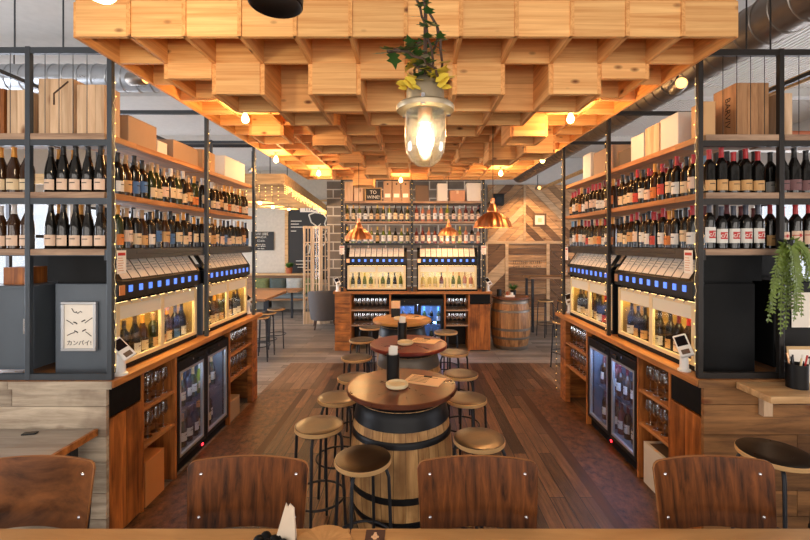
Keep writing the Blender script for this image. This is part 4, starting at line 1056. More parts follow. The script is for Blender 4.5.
# small barrel dressing
t = thing('potted_plant', 'small leafy plant in a dark pot on the dark oak barrel', 'plant', (1.98, 8.22, .98))
MB().lathe([(0, 0), (.05, 0), (.06, .1), (.05, .1), (0, .09)], 14).build('pot', M['black'], t, smooth=40)
mb = MB(); rn = random.Random(2)
def leaf(mb, p, d, up, ln, wd, mi=0):
    d = Vector(d).normalized(); s = d.cross(Vector(up))
    if s.length < 1e-3: s = Vector((1, 0, 0))
    s.normalize(); p = Vector(p); n = s.cross(d)
    mb.poly([p, p+d*ln*.45+s*wd, p+d*ln, p+d*ln*.45-s*wd], mi)
for i in range(40):
    a = rn.uniform(0, 6.28); leaf(mb, (.02*math.cos(a), .02*math.sin(a), .1), (math.cos(a), math.sin(a), rn.uniform(.6, 2)), (0, 0, 1), rn.uniform(.08, .16), .018)
mb.build('leaves', M['leaf'], t)
t = thing('sauce_caddy', 'little white caddy with a red flower jar on the dark oak barrel', 'caddy', (1.86, 8.0, .98))
MB().box((-.09, -.05, 0), (.09, .05, .03)).build('tray', M['paper'], t); MB().lathe([(0, .03), (.03, .03), (.03, .09), (0, .1)], 12, c=(-.04, 0, 0)).build('jar', M['terracotta'], t, smooth=40); MB().lathe([(0, .03), (.028, .03), (.028, .08), (0, .085)], 12, c=(.04, 0, 0)).build('jar', M['white'], t, smooth=40)
t = cup('black pot on the dark oak barrel', (1.68, 8.1, .98), False, .13, .045)

# ------------------------------------------------------------------ bar table and chairs in front
t = thing('bar_table', 'long light-brown bar table edge below the dark plywood chairs', 'table', (0, .95, 0))
mb = MB()
for a, b in ((-3.0, -.203), (-.2, 3.0)):
    mb.box((a, -.44, 1.02), (b, .435, 1.06))
mb.build('table_top', M['fronttable'], t, bevel=.004)
for x in (-2.6, 0, 2.6):
    for y in (-.32, .1): MB().box((x-.03, y-.03, 0), (x+.03, y+.03, 1.02)).build('leg', M['steel'], t)
def chair_proto(wm):
    t = thing('bar_chair', 'x', 'chair')
    # moulded ply back, hollow towards the sitter, leaning away
    nx, nz = 30, 6; W = .44; rows = []
    def P(i, j, off):
        s = math.sin((-1+2*i/nx)*PI/2)*.5+(-1+2*i/nx)*.5; q = j/nz; t = max(0, (abs(s)-.86)/.14); rd = .024*(1-math.sqrt(max(0, 1-t*t)))
        z0 = .962+.014*(1-s*s)+rd; z1 = 1.217-.005*s*s-rd; z = z0+(z1-z0)*q; q = (z-.962)/.26
        return Vector((s*W/2*(1-.07*(1-q)), .02-.035*s*s+q*.03+off, z))
    mb = MB(); bm = mb.bm; F_ = [[bm.verts.new(P(i, j, 0)) for i in range(nx+1)] for j in range(nz+1)]; K_ = [[bm.verts.new(P(i, j, .012)) for i in range(nx+1)] for j in range(nz+1)]
    for j in range(nz):
        for i in range(nx):
            bm.faces.new((F_[j][i], F_[j][i+1], F_[j+1][i+1], F_[j+1][i])); bm.faces.new((K_[j][i], K_[j+1][i], K_[j+1][i+1], K_[j][i+1]))
    for i in range(nx):
        for j, sgn in ((0, 1), (nz, -1)): bm.faces.new((F_[j][i], K_[j][i], K_[j][i+1], F_[j][i+1])).material_index = 1
    for j in range(nz):
        for i in (0, nx): bm.faces.new((F_[j][i], F_[j+1][i], K_[j+1][i], K_[j][i])).material_index = 1
    o = mb.build('backrest', [wm, M['chairedge']], t, smooth=40)
    # round the corners
    bv = o.modifiers.new('soft', 'BEVEL'); bv.width = .003; bv.segments = 2; bv.limit_method = 'ANGLE'; bv.angle_limit = R(50)
    for sx in (-1, 1):
        for z, dy in ((1.02, .0063), (1.165, .0229)):
            s = sx*.172/.22; MB().lathe([(0, -.004), (.005, -.003), (.007, 0), (.007, .004)], 10, c=(sx*.172, .02-.035*s*s+dy-.001, z), axis='Y').build('screw', M['chrome'], o, smooth=50)
        x = sx*.17
        MB().tube([(x, .058, 1.19), (x, .04, 1.0), (x, .01, .80), (x*1.05, .04, .4), (x*1.12, .09, 0)], .0125, 8).build('leg', M['steel'], t, smooth=50)
        MB().tube([(x, -.0, .752), (x, -.33, .752), (x, -.355, .73), (x*1.04, -.37, .4), (x*1.1, -.40, 0)], .0125, 8).build('leg', M['steel'], t, smooth=50)
    MB().tube([(-.18, -.376, .3), (.18, -.376, .3)], .01, 8).build('foot_rail', M['steel'], t, smooth=50)
    MB().tube([(-.185, .052, .3), (.185, .052, .3)], .01, 8).build('foot_rail', M['steel'], t, smooth=50)
    mb = MB(); mb.prism([(-.2, -.38, .765), (.2, -.38, .765), (.21, -.2, .765), (.19, -.012, .765), (-.19, -.012, .765), (-.21, -.2, .765)], (0, 0, .014)); mb.build('seat', wm, t, bevel=.004)
    return Proto(t)
CA = chair_proto(M['chairwood_burl']); CB = chair_proto(M['chairwood'])
CG = 'plywood bar chairs along the bar table'
CA.put((-1.36, 1.495, 0), 0, 'cloudy-grained brown plywood chair before the grey tabletop, under the poster', CG)
CB.put((-.59, 1.495, 0), 0, 'dark streaked plywood chair behind the standing napkin', CG)
CB.put((.236, 1.495, 0), 0, 'dark plywood chair in front of the copper-topped barrel', CG)
CB.put((1.085, 1.495, 0), 0, 'dark plywood chair before the fern-side fridge and black-topped stool', CG)
t = thing('round_board', 'round wooden serving board at the edge of the bar table', 'serving board', (-.272, 1.285, 1.06))
MB().lathe([(0, 0), (.084, 0), (.09, .006), (.09, .014), (.086, .02), (.0, .017)], 36).build('disc', M['fronttable'], t, smooth=40)
t = thing('napkin_holder', 'small black holder under the standing napkin on the bar table', 'napkin holder', (-.435, 1.30, 1.06))
mb = MB()
for i in range(6): mb.lathe([(0, 0), (.018, .004), (.02, .015), (.012, .03), (0, .034)], 8, c=((i-2.5)*.016, .02*math.sin(i*2.1), 0))
mb.build('holder_body', M['blackmatte'], t, smooth=50)
t = thing('folded_napkin', 'white folded napkin standing upright on the bar table', 'napkin', (-.395, 1.315, 1.06))
mb = MB(); mb.prism([(-.035, -.012, 0), (.035, -.02, 0), (.026, .0, .108), (.012, .0, .122), (.006, 0, .112), (.0, 0, .124)], (0, .006, 0)); mb.prism([(-.035, .004, 0), (.035, .0, 0), (.022, .01, .102), (.01, .01, .114)], (0, .006, 0)); mb.build('napkin_fold', plain('napkin_paper', (206, 190, 170), .7), t)
t = thing('coaster', 'small dark square coaster with pale emblem on the bar table', 'coaster', (-.118, 1.335, 1.06))
MB().box((-.031, -.045, 0), (.031, .038, .003)).build('mat', plain('coaster_maroon', (64, 34, 34), .6), t)
mb = MB()
for x, y, r in ((0, .012, .007), (-.007, .004, .006), (.007, .004, .006), (0, -.002, .007), (0, .021, .005)): mb.lathe([(0, .0033), (r, .0033)], 8, c=(x, y, 0))
for i in range(5): mb.box((-.018+i*.008, -.02, .003), (-.013+i*.008, -.012, .0034))
mb.build('emblem', M['kraftpaper'], t)

# ------------------------------------------------------------------ grey table and phone, timber ledge, fern, pens
t = thing('side_table', 'grey wooden tabletop with brown edge below the poster-side counter front', 'table', (-2.9, 2.3, 0))
mb = MB()
for i in range(4): mb.box((-.85, -.55+i*.245, .755), (.84, -.55+(i+1)*.245-.002, .79))
mb.build('table_top', M['greytop'], t); MB().box((.84, -.55, .75), (.86, .43, .792)).build('edge_strip', M['counterwood_h'], t)
for x in (-.75, .74):
    for y in (-.45, .35): MB().box((x-.03, y-.03, 0), (x+.03, y+.03, .755)).build('leg', M['steel'], t)
t = thing('mobile_phone', 'dark phone lying on the grey tabletop', 'phone', (-2.42, 2.66, .79), R(12))
MB().box((-.04, -.018, 0), (.04, .018, .009)).build('case', M['black'], t, bevel=.003); MB().box((-.035, -.015, .009), (.035, .015, .0095)).build('screen', M['screendark'], t)
t = thing('timber_ledge', 'narrow rough timber ledge on brackets below the hanging fern', 'shelf', (2.9, 2.63, 1.05))
MB().box((-.78, -.15, 0), (.9, .118, .042)).build('ledge_board', wood('ledge_pine', (170, 128, 84), (216, 176, 126), 'X', .5, .1, knots=True), t, bevel=.004)
for x in (-.58, .3): mb = MB(); mb.box((x-.03, .105, -.18), (x+.03, .145, 0)); mb.prism([(x+.035, -.05, -.001), (x+.035, .104, -.001), (x+.035, .104, -.10)], (.03, 0, 0)); mb.build('bracket', M['winebox'], t)
t = thing('pen_pot', 'black pot of pens on the timber ledge', 'pot', (2.42, 2.64, 1.092))
MB().lathe([(0, 0), (.056, 0), (.058, .15), (.054, .15), (.052, .01), (0, .01)], 24).build('pot_body', M['black'], t, smooth=30)
rn = random.Random(4); 
for i in range(6):
    a = i*1.047+.3; x, y = .034*math.cos(a), .034*math.sin(a); q = (x*1.5, y*1.3, .21+rn.uniform(-.02, .03))
    o = MB().tube([(x*.5, y*.5, .012), q], .005, 6).build('pen', [M['paper'], M['ink'], M['copper'], M['black'], M['cream'], M['red']][i], None, loc=(2.42, 2.64, 1.092)); tag(o, ('white', 'dark', 'coppery', 'black', 'cream', 'red')[i]+' pen standing in the black pot on the ledge', 'pen', 'pens in the black pot')
t = thing('clipboard', 'pale clipboard with dark floral drawing leaning behind the pen pot', 'clipboard', (2.57, 2.735, 1.092))
mb = MB(); mb.prism([(-.13, -.035, 0), (.13, -.035, 0), (.13, .0, .235), (-.13, .0, .235)], (0, .006, 0)); mb.build('board', M['palewood'], t)
mb = MB(); mb.prism([(-.12, -.037, .01), (.12, -.037, .01), (.12, -.003, .215), (-.12, -.003, .215)], (0, .001, 0)); mb.build('sheet', M['paper'], t)
mb = MB()
for p in ([(-.05, .08), (-.02, .12), (.02, .13)], [(-.03, .1), (-.05, .13)], [(0, .125), (.01, .16)]): mb.tube([(x, -.0405+z*.158, z) for x, z in p], .003, 4)
for x, z in ((-.05, .135), (.01, .165), (.03, .13)): mb.tube([(x-.012, -.0405+z*.158, z), (x+.012, -.0405+z*.158, z+.004)], .007, 5)
mb.build('drawing', M['ink'], t)
t = thing('paper_sheet', 'white sheet pinned on the black cabinet behind the fern', 'sheet', RF.p(.108, .79, 1.42))
MB().box((-.11, -.002, 0), (.11, 0, .24)).build('sheet', M['paper'], t)

def fern():
    t = thing('hanging_fern', 'green trailing fern hanging from the rack post above the ledge', 'plant', (2.41, 2.70, 1.95))
    rn = random.Random(3); st = MB(); lf = MB()
    for k in range(16):
        ang = rn.uniform(-3.0, -.2); L_ = rn.uniform(.2, .5)+(.14 if k % 5 == 0 else 0); sp = rn.uniform(.03, .12)
        dx, dy = math.cos(ang)*sp*1.1-.03*(k % 3 == 0), math.sin(ang)*sp*.8
        pts = []
        for i in range(14):
            q = i/13; pts.append(Vector((dx*math.sin(q*1.7)*1.2-.07*q*q*(k % 4 == 0), dy*math.sin(q*1.7)-.01, .05+.05*math.sin(q*3)*(1-q)-L_*q**1.3)))
        st.tube(pts, .0022, 4)
        for i in range(1, 14):
            d = (pts[i]-pts[i-1]).normalized(); side = d.cross(Vector((0, 1, .1))).normalized()
            for sg in (-1, 1):
                for m in range(2):
                    p = pts[i-1].lerp(pts[i], m*.5); ln = .05*(1-.5*i/14)*rn.uniform(.7, 1.2)
                    leaf(lf, p, d*.7+side*sg+Vector((0, rn.uniform(-.5, .3), rn.uniform(-.2, .2))), Vector((0, 1, 0)), ln, .008)
    st.build('stems', M['fern'], t); lf.build('fronds', M['fern'], t)
    MB().lathe([(0, .0), (.035, .0), (.045, .06), (.04, .06), (0, .05)], 12, c=(0, .005, .012)).build('pot', M['black'], t, smooth=40)
fern()

# ------------------------------------------------------------------ lamps
def copper_pendant():
    t = thing('pendant_lamp', 'x', 'pendant lamp')
    rib = MB(); n = 84; prof = [(.022, .235), (.03, .225), (.036, .2), (.05, .18), (.056, .15), (.09, .13), (.135, .095), (.165, .055), (.18, .015), (.186, 0)]
    cols = []
    for k in range(n):
        a = 2*PI*k/n; g = 1+.04*math.cos(14*a)
        cols.append([rib.bm.verts.new((r*math.cos(a)*(g if r > .06 else 1), r*math.sin(a)*(g if r > .06 else 1), z)) for r, z in prof])
    for k in range(n):
        for j in range(len(prof)-1): rib.bm.faces.new((cols[k][j], cols[(k+1) % n][j], cols[(k+1) % n][j+1], cols[k][j+1]))
    sh = rib.build('lamp_shade', M['copper'], t, smooth=40)
    MB().lathe([(0, .29), (.016, .288), (.02, .27), (.02, .235), (.0, .232)], 14).build('cap', M['copper'], t, smooth=40)
    MB().lathe([(0, .05), (.02, .055), (.03, .08), (.03, .1), (.014, .13), (.014, .17), (0, .17)], 12).build('bulb', M['bulb'], t, smooth=50)
    MB().tube([(0, 0, 0), (0, 0, 1)], .004, 6).build('cord', M['vine'], t, loc=(0, 0, .288))
    return Proto(t)
CPn = copper_pendant()
for x, y, z, lab in ((.79, 4.1, 2.15, 'large-looking copper pendant lamp hanging before the rose bottles, nearest of the three'), (-.73, 5.76, 2.05, 'copper pendant lamp hanging before the white-wine shelf of the back bar'), (.65, 7.45, 2.13, 'copper pendant lamp small in the middle, hanging close to the rose shelf')):
    o = CPn.put((x, y, z), 0, lab, 'copper pendant lamps')
    [c for c in o.children if c.name.startswith('cord')][0].scale.z = ZT-z-.29
    add_light('pendant_light', 'POINT', (x, y, z+.02), 14, WARM, .04)

t = thing('bulkhead_lamp', 'clear glass jar lamp with lit bulb hanging under the ivy', 'pendant lamp', (.041, 1.3, 2.235))
MB().lathe([(0, 0), (.025, .004), (.046, .02), (.059, .045), (.064, .075), (.064, .175)], 28).build('glass_jar', M['lampglass'], t, smooth=60)
MB().lathe([(.06, .172), (.088, .172), (.09, .178), (.09, .186), (.084, .192), (.06, .192)], 28).build('flange', M['lampmetal'], t, smooth=40)
MB().lathe([(.06, .192), (.058, .235), (.046, .26), (.03, .27), (.022, .285), (.022, .33), (.012, .345), (0, .345)], 24).build('gallery', M['lampmetal'], t, smooth=40)
MB().lathe([(.0, .135), (.022, .135), (.022, .18), (0, .18)], 16).build('socket', M['copper'], t, smooth=40)
MB().lathe([(0, .03), (.012, .04), (.026, .07), (.026, .09), (.016, .12), (.012, .135)], 16).build('bulb', M['bulbcool'], t, smooth=60)
MB().tube([(.0, 0, .345), (.003, 0, .8), (0, 0, CZ-2.235)], .006, 8).build('cord', M['vine'], t)
for k in range(3):
    a = k*2.1+.4; MB().lathe([(0, .168), (.008, .168), (.008, .2), (0, .203)], 8, c=(.08*math.cos(a), .08*math.sin(a), 0)).build('clamp', M['chrome'], t)
def ivy():
    t = thing('ivy_vine', 'ivy trailing along the jar lamp cord with green and yellow leaves', 'plant', (.041, 1.3, 2.46))
    rn = random.Random(8); st = MB(); lf = MB()
    for k in range(6):
        ph = rn.uniform(0, 6.28); rad = rn.uniform(.04, .1); top = rn.uniform(.12, .6); pts = []
        for i in range(18):
            q = i/17; a = ph+q*rn.choice((4, 4.2)); rr = rad*(.25+.75*(1-abs(q-.35)))*(1 if k % 2 else 1.25)
            pts.append((rr*math.cos(a), rr*math.sin(a), .03+(1-q)*top))
        st.tube(pts, .004, 5)
        for i in range(1, 18):
            p = Vector(pts[i]); a = rn.uniform(0, 6.28); d = Vector((math.cos(a), math.sin(a)-.4, rn.uniform(-.5, .3))).normalized(); s = d.cross(Vector((0, -.5, 1))).normalized(); z = rn.uniform(.026, .046)
            mi = 1 if p.z < .12 and rn.random() < .6 else 0
            pl = [p, p+d*z*.25+s*z*.55, p+d*z*.5+s*z*.3, p+d*z*.75+s*z*.62, p+d*z*.95+s*z*.22, p+d*z*1.5, p+d*z*.95-s*z*.22, p+d*z*.75-s*z*.62, p+d*z*.5-s*z*.3, p+d*z*.25-s*z*.55]
            lf.poly(pl, mi)
    # the yellow cluster over the flange
    for i in range(14):
        a = rn.uniform(-2.9, -.3); p = Vector((.06*math.cos(a), .06*math.sin(a), .0+rn.uniform(0, .03))); d = Vector((math.cos(a)*1.2, -.4, rn.uniform(-.3, .3))).normalized(); s = d.cross(Vector((0, -1, .4))).normalized(); z = rn.uniform(.02, .032)
        lf.poly([p, p+d*z*.3+s*z*.5, p+d*z*.9+s*z*.4, p+d*z*1.5, p+d*z*.9-s*z*.4, p+d*z*.3-s*z*.5], 1)
    st.build('stems', M['vine'], t); lf.build('leaves', [M['leaf'], M['leafyellow']], t)
ivy()
add_light('disc_light', 'POINT', (-1.26, 1.75, 2.95), 9, (255, 226, 180), .05)
add_light('jar_light', 'POINT', (.041, 1.25, 2.33), .9, (255, 235, 200), .02)

t = thing('drum_pendant', 'black drum lamp cut by the top edge in front of the lattice', 'pendant lamp', (-.545, 1.68, 2.95))
MB().lathe([(0, .012), (.085, .012), (.1, 0), (.106, .004), (.108, .03), (.1, .14), (.06, .16), (0, .165)], 32).build('drum', M['black'], t, smooth=40)
MB().tube([(0, 0, .163), (0, 0, CZ-2.95)], .008, 8).build('stem', M['black'], t)
t = thing('disc_pendant', 'white glowing lamp at the corner of the lattice canopy', 'pendant lamp', (-1.26, 1.7, 2.985))
MB().lathe([(0, 0), (.04, .004), (.054, .02), (.056, .035)], 24).build('diffuser', M['lampdisc'], t, smooth=50); MB().lathe([(.058, .03), (.062, .04), (.058, .09), (0, .1)], 24).build('housing', M['white'], t, smooth=40); MB().tube([(0, 0, .1), (0, 0, CZ-2.985)], .006, 6).build('stem', M['white'], t)

def spot_proto():
    t = thing('track_spotlight', 'x', 'spotlight')
    MB().lathe([(0, .0), (.045, .0), (.05, .01), (.05, .13), (.035, .15), (0, .152)], 18, axis='Y').build('can', M['ductdark'], t, smooth=40)
    MB().lathe([(0, -.002), (.04, -.002)], 18, axis='Y').build('lens', M['spotlens'], t)
    MB().tube([(0, .08, .05), (0, .08, .32)], .008, 6).build('stem', M['steel'], t)
    return Proto(t)
SL = spot_proto()
for loc, rz, lab in (((-2.02, 3.18, 3.25), R(80), 'cylinder spotlight above the brown carton on the poster rack'), ((2.02, 3.15, 3.2), R(-14), 'cylinder spotlight above the fern rack boxes'),
                     ((-2.6, 6.9, 3.2), R(40), 'small spotlight at the fairy-lit dining canopy'), ((3.0, 9.9, 3.3), R(10), 'small spotlight on the herringbone wall')):
    SL.put(loc, rz, lab, 'cylinder spotlights')
t = bpy.data.objects['track_spotlight']

# ------------------------------------------------------------------ ducts and pipes
def spiral(p0, p1, r, name, label, mat, step=.16):
    p0 = Vector(p0); p1 = Vector(p1); d = (p1-p0); L_ = d.length; d.normalize()
    t = thing(name, label, 'duct', tuple(p0)); q = p1-p0
    MB().tube([(0, 0, 0), q], r, 28).build('pipe', mat, t, smooth=40)
    mb = MB(); n = int(L_/step); u = d.orthogonal().normalized(); w = d.cross(u)
    for i in range(1, n):
        c = d*(i*step); mb.tube([c+d*.05*math.sin(2*PI*k/24)*.5+(u*math.cos(2*PI*k/24)+w*math.sin(2*PI*k/24))*(r+.003) for k in range(24)], .006, 5, closed=True)
    mb.build('seam', mat, t, smooth=60)
    mb = MB()
    for i in range(1, max(2, int(L_/1.2))):
        c = d*(i*1.2); mb.tube([(c.x, c.y, r), (c.x, c.y, CZ-p0.z)], .006, 5)
    mb.build('hanger', M['steel'], t)
    return t
spiral((-6.9, 4.75, 3.86), (-2.0, 4.75, 3.86), .15, 'spiral_duct', 'silver spiral duct crossing behind the crates of the poster rack', M['duct'])
spiral((2.66, 1.2, 3.66), (2.66, 10.4, 3.66), .17, 'spiral_duct', 'dull spiral duct running above the fern rack', M['ductdark'])
spiral((3.25, 1.8, 3.75), (6.9, 1.8, 3.75), .2, 'spiral_duct', 'big duct branch at the upper corner above the fern rack', M['ductdark'], .25)
def pipe(name, label, pts, r, mat):
    t = MB().tube(pts, r, 10).build(name, mat, smooth=50); tag(t, label, 'pipe'); return t
pipe('overhead_pipe', 'pale conduit running under the ceiling beyond the fern rack', [(3.2, 2.2, 3.35), (3.2, 10.5, 3.35)], .04, M['palewood'])  # plain conduits and pipes, no ventilation, modelled without hangers
pipe('overhead_pipe', 'thin red-brown pipe across the window side beyond the fern', [(3.6, 5.0, 3.3), (6.9, 5.0, 3.3)], .035, M['terracotta'])
pipe('overhead_pipe', 'pale pipe across the window side beyond the fern', [(3.6, 5.1, 3.14), (6.9, 5.1, 3.14)], .04, M['white'])
pipe('overhead_pipe', 'dark cable tray pipe crossing above the dining side', [(-6.9, 6.4, 3.5), (-2.2, 6.4, 3.5)], .045, M['steel'])
for i, y in enumerate((1.5, 5.9, 8.6, 11.2)):
    struct('trim_%d' % (i+1), MB().box((XL, y, CZ-.14), (XR, y+.14, CZ)), M['ceilpaint'])
mb = MB()
for i in range(60): mb.box((3.4+i*.06, 2.0, CZ-.02), (3.43+i*.06, 10.7, CZ-.001))
struct('trim_5', mb, M['white'])

# ------------------------------------------------------------------ fairy lights on the posts
def fairy(label, pts, n, seed, group, jitter=.012, wirem='vine'):
    t = thing('fairy_light_string', label, 'fairy lights', tuple(pts[0]), 0, group); rn = random.Random(seed); p0 = Vector(pts[0])
    seg = [Vector(p)-p0 for p in pts]; tot = sum((b-a).length for a, b in zip(seg, seg[1:])); line = []
    m = n*2
    for i in range(m+1):
        s = tot*i/m; k = 0
        while k < len(seg)-2 and s > (seg[k+1]-seg[k]).length: s -= (seg[k+1]-seg[k]).length; k += 1
        d = (seg[k+1]-seg[k]); q = seg[k]+d.normalized()*s; line.append(q+Vector((rn.uniform(-jitter, jitter), rn.uniform(-jitter, jitter), 0)))
    MB().tube(line, .0018, 4).build('wire', M[wirem], t)
    src = None
    for i in range(1, m, 2):
        if src is None: src = MB().lathe([(0, -.005), (.004, 0), (0, .007)], 6).build('bulb', M['fairy'], t, smooth=60); src.location = line[i]
        else:
            c = src.copy(); C.objects.link(c); c.parent = t; c.location = line[i]
    return t
FG = 'fairy light strings on the posts'
fairy('fairy lights down the corner post, poster rack', [LF.p(.02, -.042, 3.1), LF.p(.02, -.042, 1.15)], 22, 1, FG, .006, 'cream')
fairy('fairy lights down the middle post, poster rack', [LF.p(1.31, -.042, 3.1), LF.p(1.31, -.042, 1.12)], 22, 2, FG, .006)
fairy('fairy lights down the far post, poster rack', [LF.p(2.52, -.042, 3.1), LF.p(2.52, -.042, 1.12)], 22, 3, FG, .006)
fairy('fairy lights down the corner post, fern rack', [RF.p(.02, -.042, 3.1), RF.p(.02, -.042, 1.15)], 22, 4, FG, .006, 'cream')
fairy('fairy lights down the middle post, fern rack', [RF.p(1.31, -.042, 3.1), RF.p(1.31, -.042, 1.12)], 22, 5, FG, .006)
fairy('fairy lights down far post and counter end, fern rack', [RF.p(2.52, -.042, 3.1), RF.p(2.52, -.042, 1.12), RF.p(2.715, -.042, 1.11), RF.p(2.715, -.042, .06)], 34, 6, FG, .006)
for x, nm in zip(PX, ('white-wine end', 'middle', 'rose end')):
    fairy('fairy lights down the %s post of the back bar rack' % nm, [(x, 7.785, 3.15), (x, 7.785, 1.13)], 20, 7+int(x), FG, .006)

# ------------------------------------------------------------------ dining room at the back
t = thing('dining_canopy', 'pale timber canopy edge hung with fairy lights over the dining corner', 'canopy', (-2.0, 6.6, 0))
mb = MB(); d = Vector((-.46, 5.4, 0)); n_ = Vector((5.4, .46, 0)).normalized()*.03
mb.prism([Vector((0, 0, 2.93)), d+Vector((0, 0, 2.93)), d+Vector((0, 0, 3.09)), Vector((0, 0, 3.09))], -n_*2); mb.build('side_beam', M['palewood'], t)
MB().box((-4.2, 0.0, 2.93), (-.06, .05, 3.09)).build('front_beam', M['palewood'], t)
mb = MB()
for i in range(1, 9): 
    q = d*i/9; mb.box((-4.2, q.y, 2.95), (q.x-.07, q.y+.04, 3.05))
mb.build('joist', M['palewood'], t)
mb = MB()
for x, y in ((-3.0, .3), (-1.0, 3.5), (-3.0, 3.5), (-.5, .8)): mb.tube([(x, y, 3.04), (x, y, CZ)], .008, 6)
mb.build('hanging_rod', M['steel'], t)
def curtain():
    t = thing('icicle_lights', 'curtain of warm icicle fairy lights hanging from the dining canopy', 'fairy lights', (-2.0, 6.6, 2.93)); rn = random.Random(6); wires = MB(); spots = []
    for i in range(46):
        q = i/45; b = d*q+Vector((.004, 0, 0)); L_ = rn.uniform(.06, .17)
        wires.tube([b, b-Vector((0, 0, L_))], .0015, 3)
        for z in [L_*(j+1)/5 for j in range(5)]: spots.append(b-Vector((0, 0, z)))
    for i in range(24):
        b = Vector((-.1-i*.1, -.006, 0)); L_ = rn.uniform(.1, .35); wires.tube([b, b-Vector((0, 0, L_))], .0015, 3)
        for z in [L_*(j+1)/4 for j in range(4)]: spots.append(b-Vector((0, 0, z)))
    wires.build('wire', M['vine'], t)
    spots.sort(key=lambda p: p.y); src = None
    for p in spots[:100]:
        if src is None: src = MB().lathe([(0, -.008), (.007, 0), (0, .01)], 5).build('bulb', M['fairy'], t); src.location = p
        else: c = src.copy(); C.objects.link(c); c.parent = t; c.location = p
    rest = MB()
    for p in spots[100:]: rest.lathe([(0, -.009), (.009, 0), (0, .012)], 5, c=p)
    o = rest.build('far_bulbs', M['fairy'], t); o['kind'] = 'stuff'
curtain()
def dining_lamp():
    t = thing('flat_pendant', 'x', 'pendant lamp')
    MB().lathe([(.02, .06), (.05, .05), (.24, .0), (.245, -.01), (.23, -.008), (.04, .04)], 28).build('lamp_shade', M['palewood'], t, smooth=40); MB().lathe([(0, -.05), (.03, -.03), (.035, 0), (.02, .03), (0, .04)], 12).build('bulb', M['bulb'], t, smooth=50); MB().tube([(0, 0, .055), (0, 0, .55)], .004, 5).build('cord', M['vine'], t)
    return Proto(t)
DL = dining_lamp()
for x, y, z, lab in ((-2.75, 7.6, 2.74, 'wide flat pendant lamp nearest the rack in the dining corner'), (-2.95, 8.9, 2.78, 'wide flat pendant lamp in the middle of the dining corner'), (-3.05, 10.4, 2.85, 'wide flat pendant lamp farthest back in the dining corner')):
    DL.put((x, y, z), 0, lab, 'flat pendant lamps over the dining tables'); add_light('dining_light', 'POINT', (x, y, z-.1), 26, WARM, .05)

t = thing('chalkboard', 'tall black chalkboard headed ITALY with a white map, framed in wood', 'chalkboard', (-3.05, 12.66, .9))
MB().box((-.68, 0, 0), (.68, .02, 2.25)).build('board', M['chalk'], t)
fr = MB(); fr.box((-.78, -.02, -.0), (-.68, .035, 2.35)); fr.box((.68, -.02, 0), (.74, .035, 2.35)); fr.box((-.78, -.02, 2.35), (.74, .035, 2.4)); fr.build('frame', M['palewood'], t)
MB().box((-.32, -.008, 2.03), (.42, -.001, 2.22)).build('title_plate', M['paper'], t)
lettering('ITALY', .17, M['ink'], t, (.05, -.01, 2.12))
mb = MB(); rn = random.Random(12)
ol = [(.02, 1.95), (.2, 2.02), (.45, 1.98), (.56, 1.85), (.5, 1.68), (.58, 1.5), (.5, 1.38), (.55, 1.2), (.46, 1.02), (.36, 1.1), (.3, 1.3), (.2, 1.45), (.24, 1.62), (.1, 1.72), (.02, 1.95)]
pts = [(x-.08, -.004, z) for x, z in ol]; mb.tube(pts, .02, 4, closed=False)
for k in range(4): 
    c = rn.choice(ol[2:8]); mb.tube([(c[0]-.2, -.004, c[1]), (c[0]-.28, -.004, c[1]-.08), (c[0]-.2, -.004, c[1]-.15), (c[0]-.12, -.004, c[1]-.1)], .014, 4)
mb.tube([(-.2, -.004, .95), (-.1, -.004, 1.1), (-.02, -.004, 1.0), (-.05, -.004, .8), (-.18, -.004, .75), (-.2, -.004, .95)], .02, 4)
mb.build('map_drawing', M['chalkwhite'], t)
mb = MB()
for i, (x0, x1, z) in enumerate(((-.6, -.2, 1.75), (-.6, -.3, 1.66), (-.6, -.15, 1.57), (-.6, -.4, 1.45), (-.45, .1, .55), (-.45, -.05, .45), (-.4, 0, .36))): mb.box((x0, -.004, z), (x0+(x1-x0)*.8, 0, z+.02))
mb.build('chalk_lettering', M['chalkwhite'], t)
t = thing('wall_sign', 'small dark sign with white writing on the pale dining wall', 'sign', (-4.45, 12.67, 1.78))
MB().box((-.4, 0, 0), (.28, .02, .56)).build('board', M['chalk'], t)
for zz, ws, cw, ch, sd in ((.46, (5, 4), .045, .075, 1), (.37, (7,), .045, .06, 2), (.26, (5,), .045, .055, 3), (.16, (4, 4), .028, .026, 4), (.11, (3, 5), .03, .026, 5), (.04, (3, 5), .022, .02, 6)): scribble(t, 'chalk_lettering', M['chalkwhite'], ws, (-.1, -.003, zz), cw, ch, sd, .006)
t = thing('banquette', 'padded wooden bench along the dining wall', 'bench', (-4.0, 12.25, 0))
MB().box((-1.6, -.3, .36), (1.3, .3, .42)).build('seat_frame', M['dullwood'], t); MB().box((-1.58, -.3, .42), (1.28, .22, .5)).build('seat_pad', M['pad'], t, bevel=.02)
MB().box((-1.6, .26, .5), (1.3, .32, 1.05)).build('backrest', M['dullwood'], t); MB().box((-1.6, .06, 1.05), (1.3, .36, 1.1)).build('ledge', M['palewood'], t)
for x in (-1.5, -.2, 1.2): MB().box((x-.04, -.26, 0), (x+.04, .2, .36)).build('leg', M['steel'], t)
CU = MB(); 
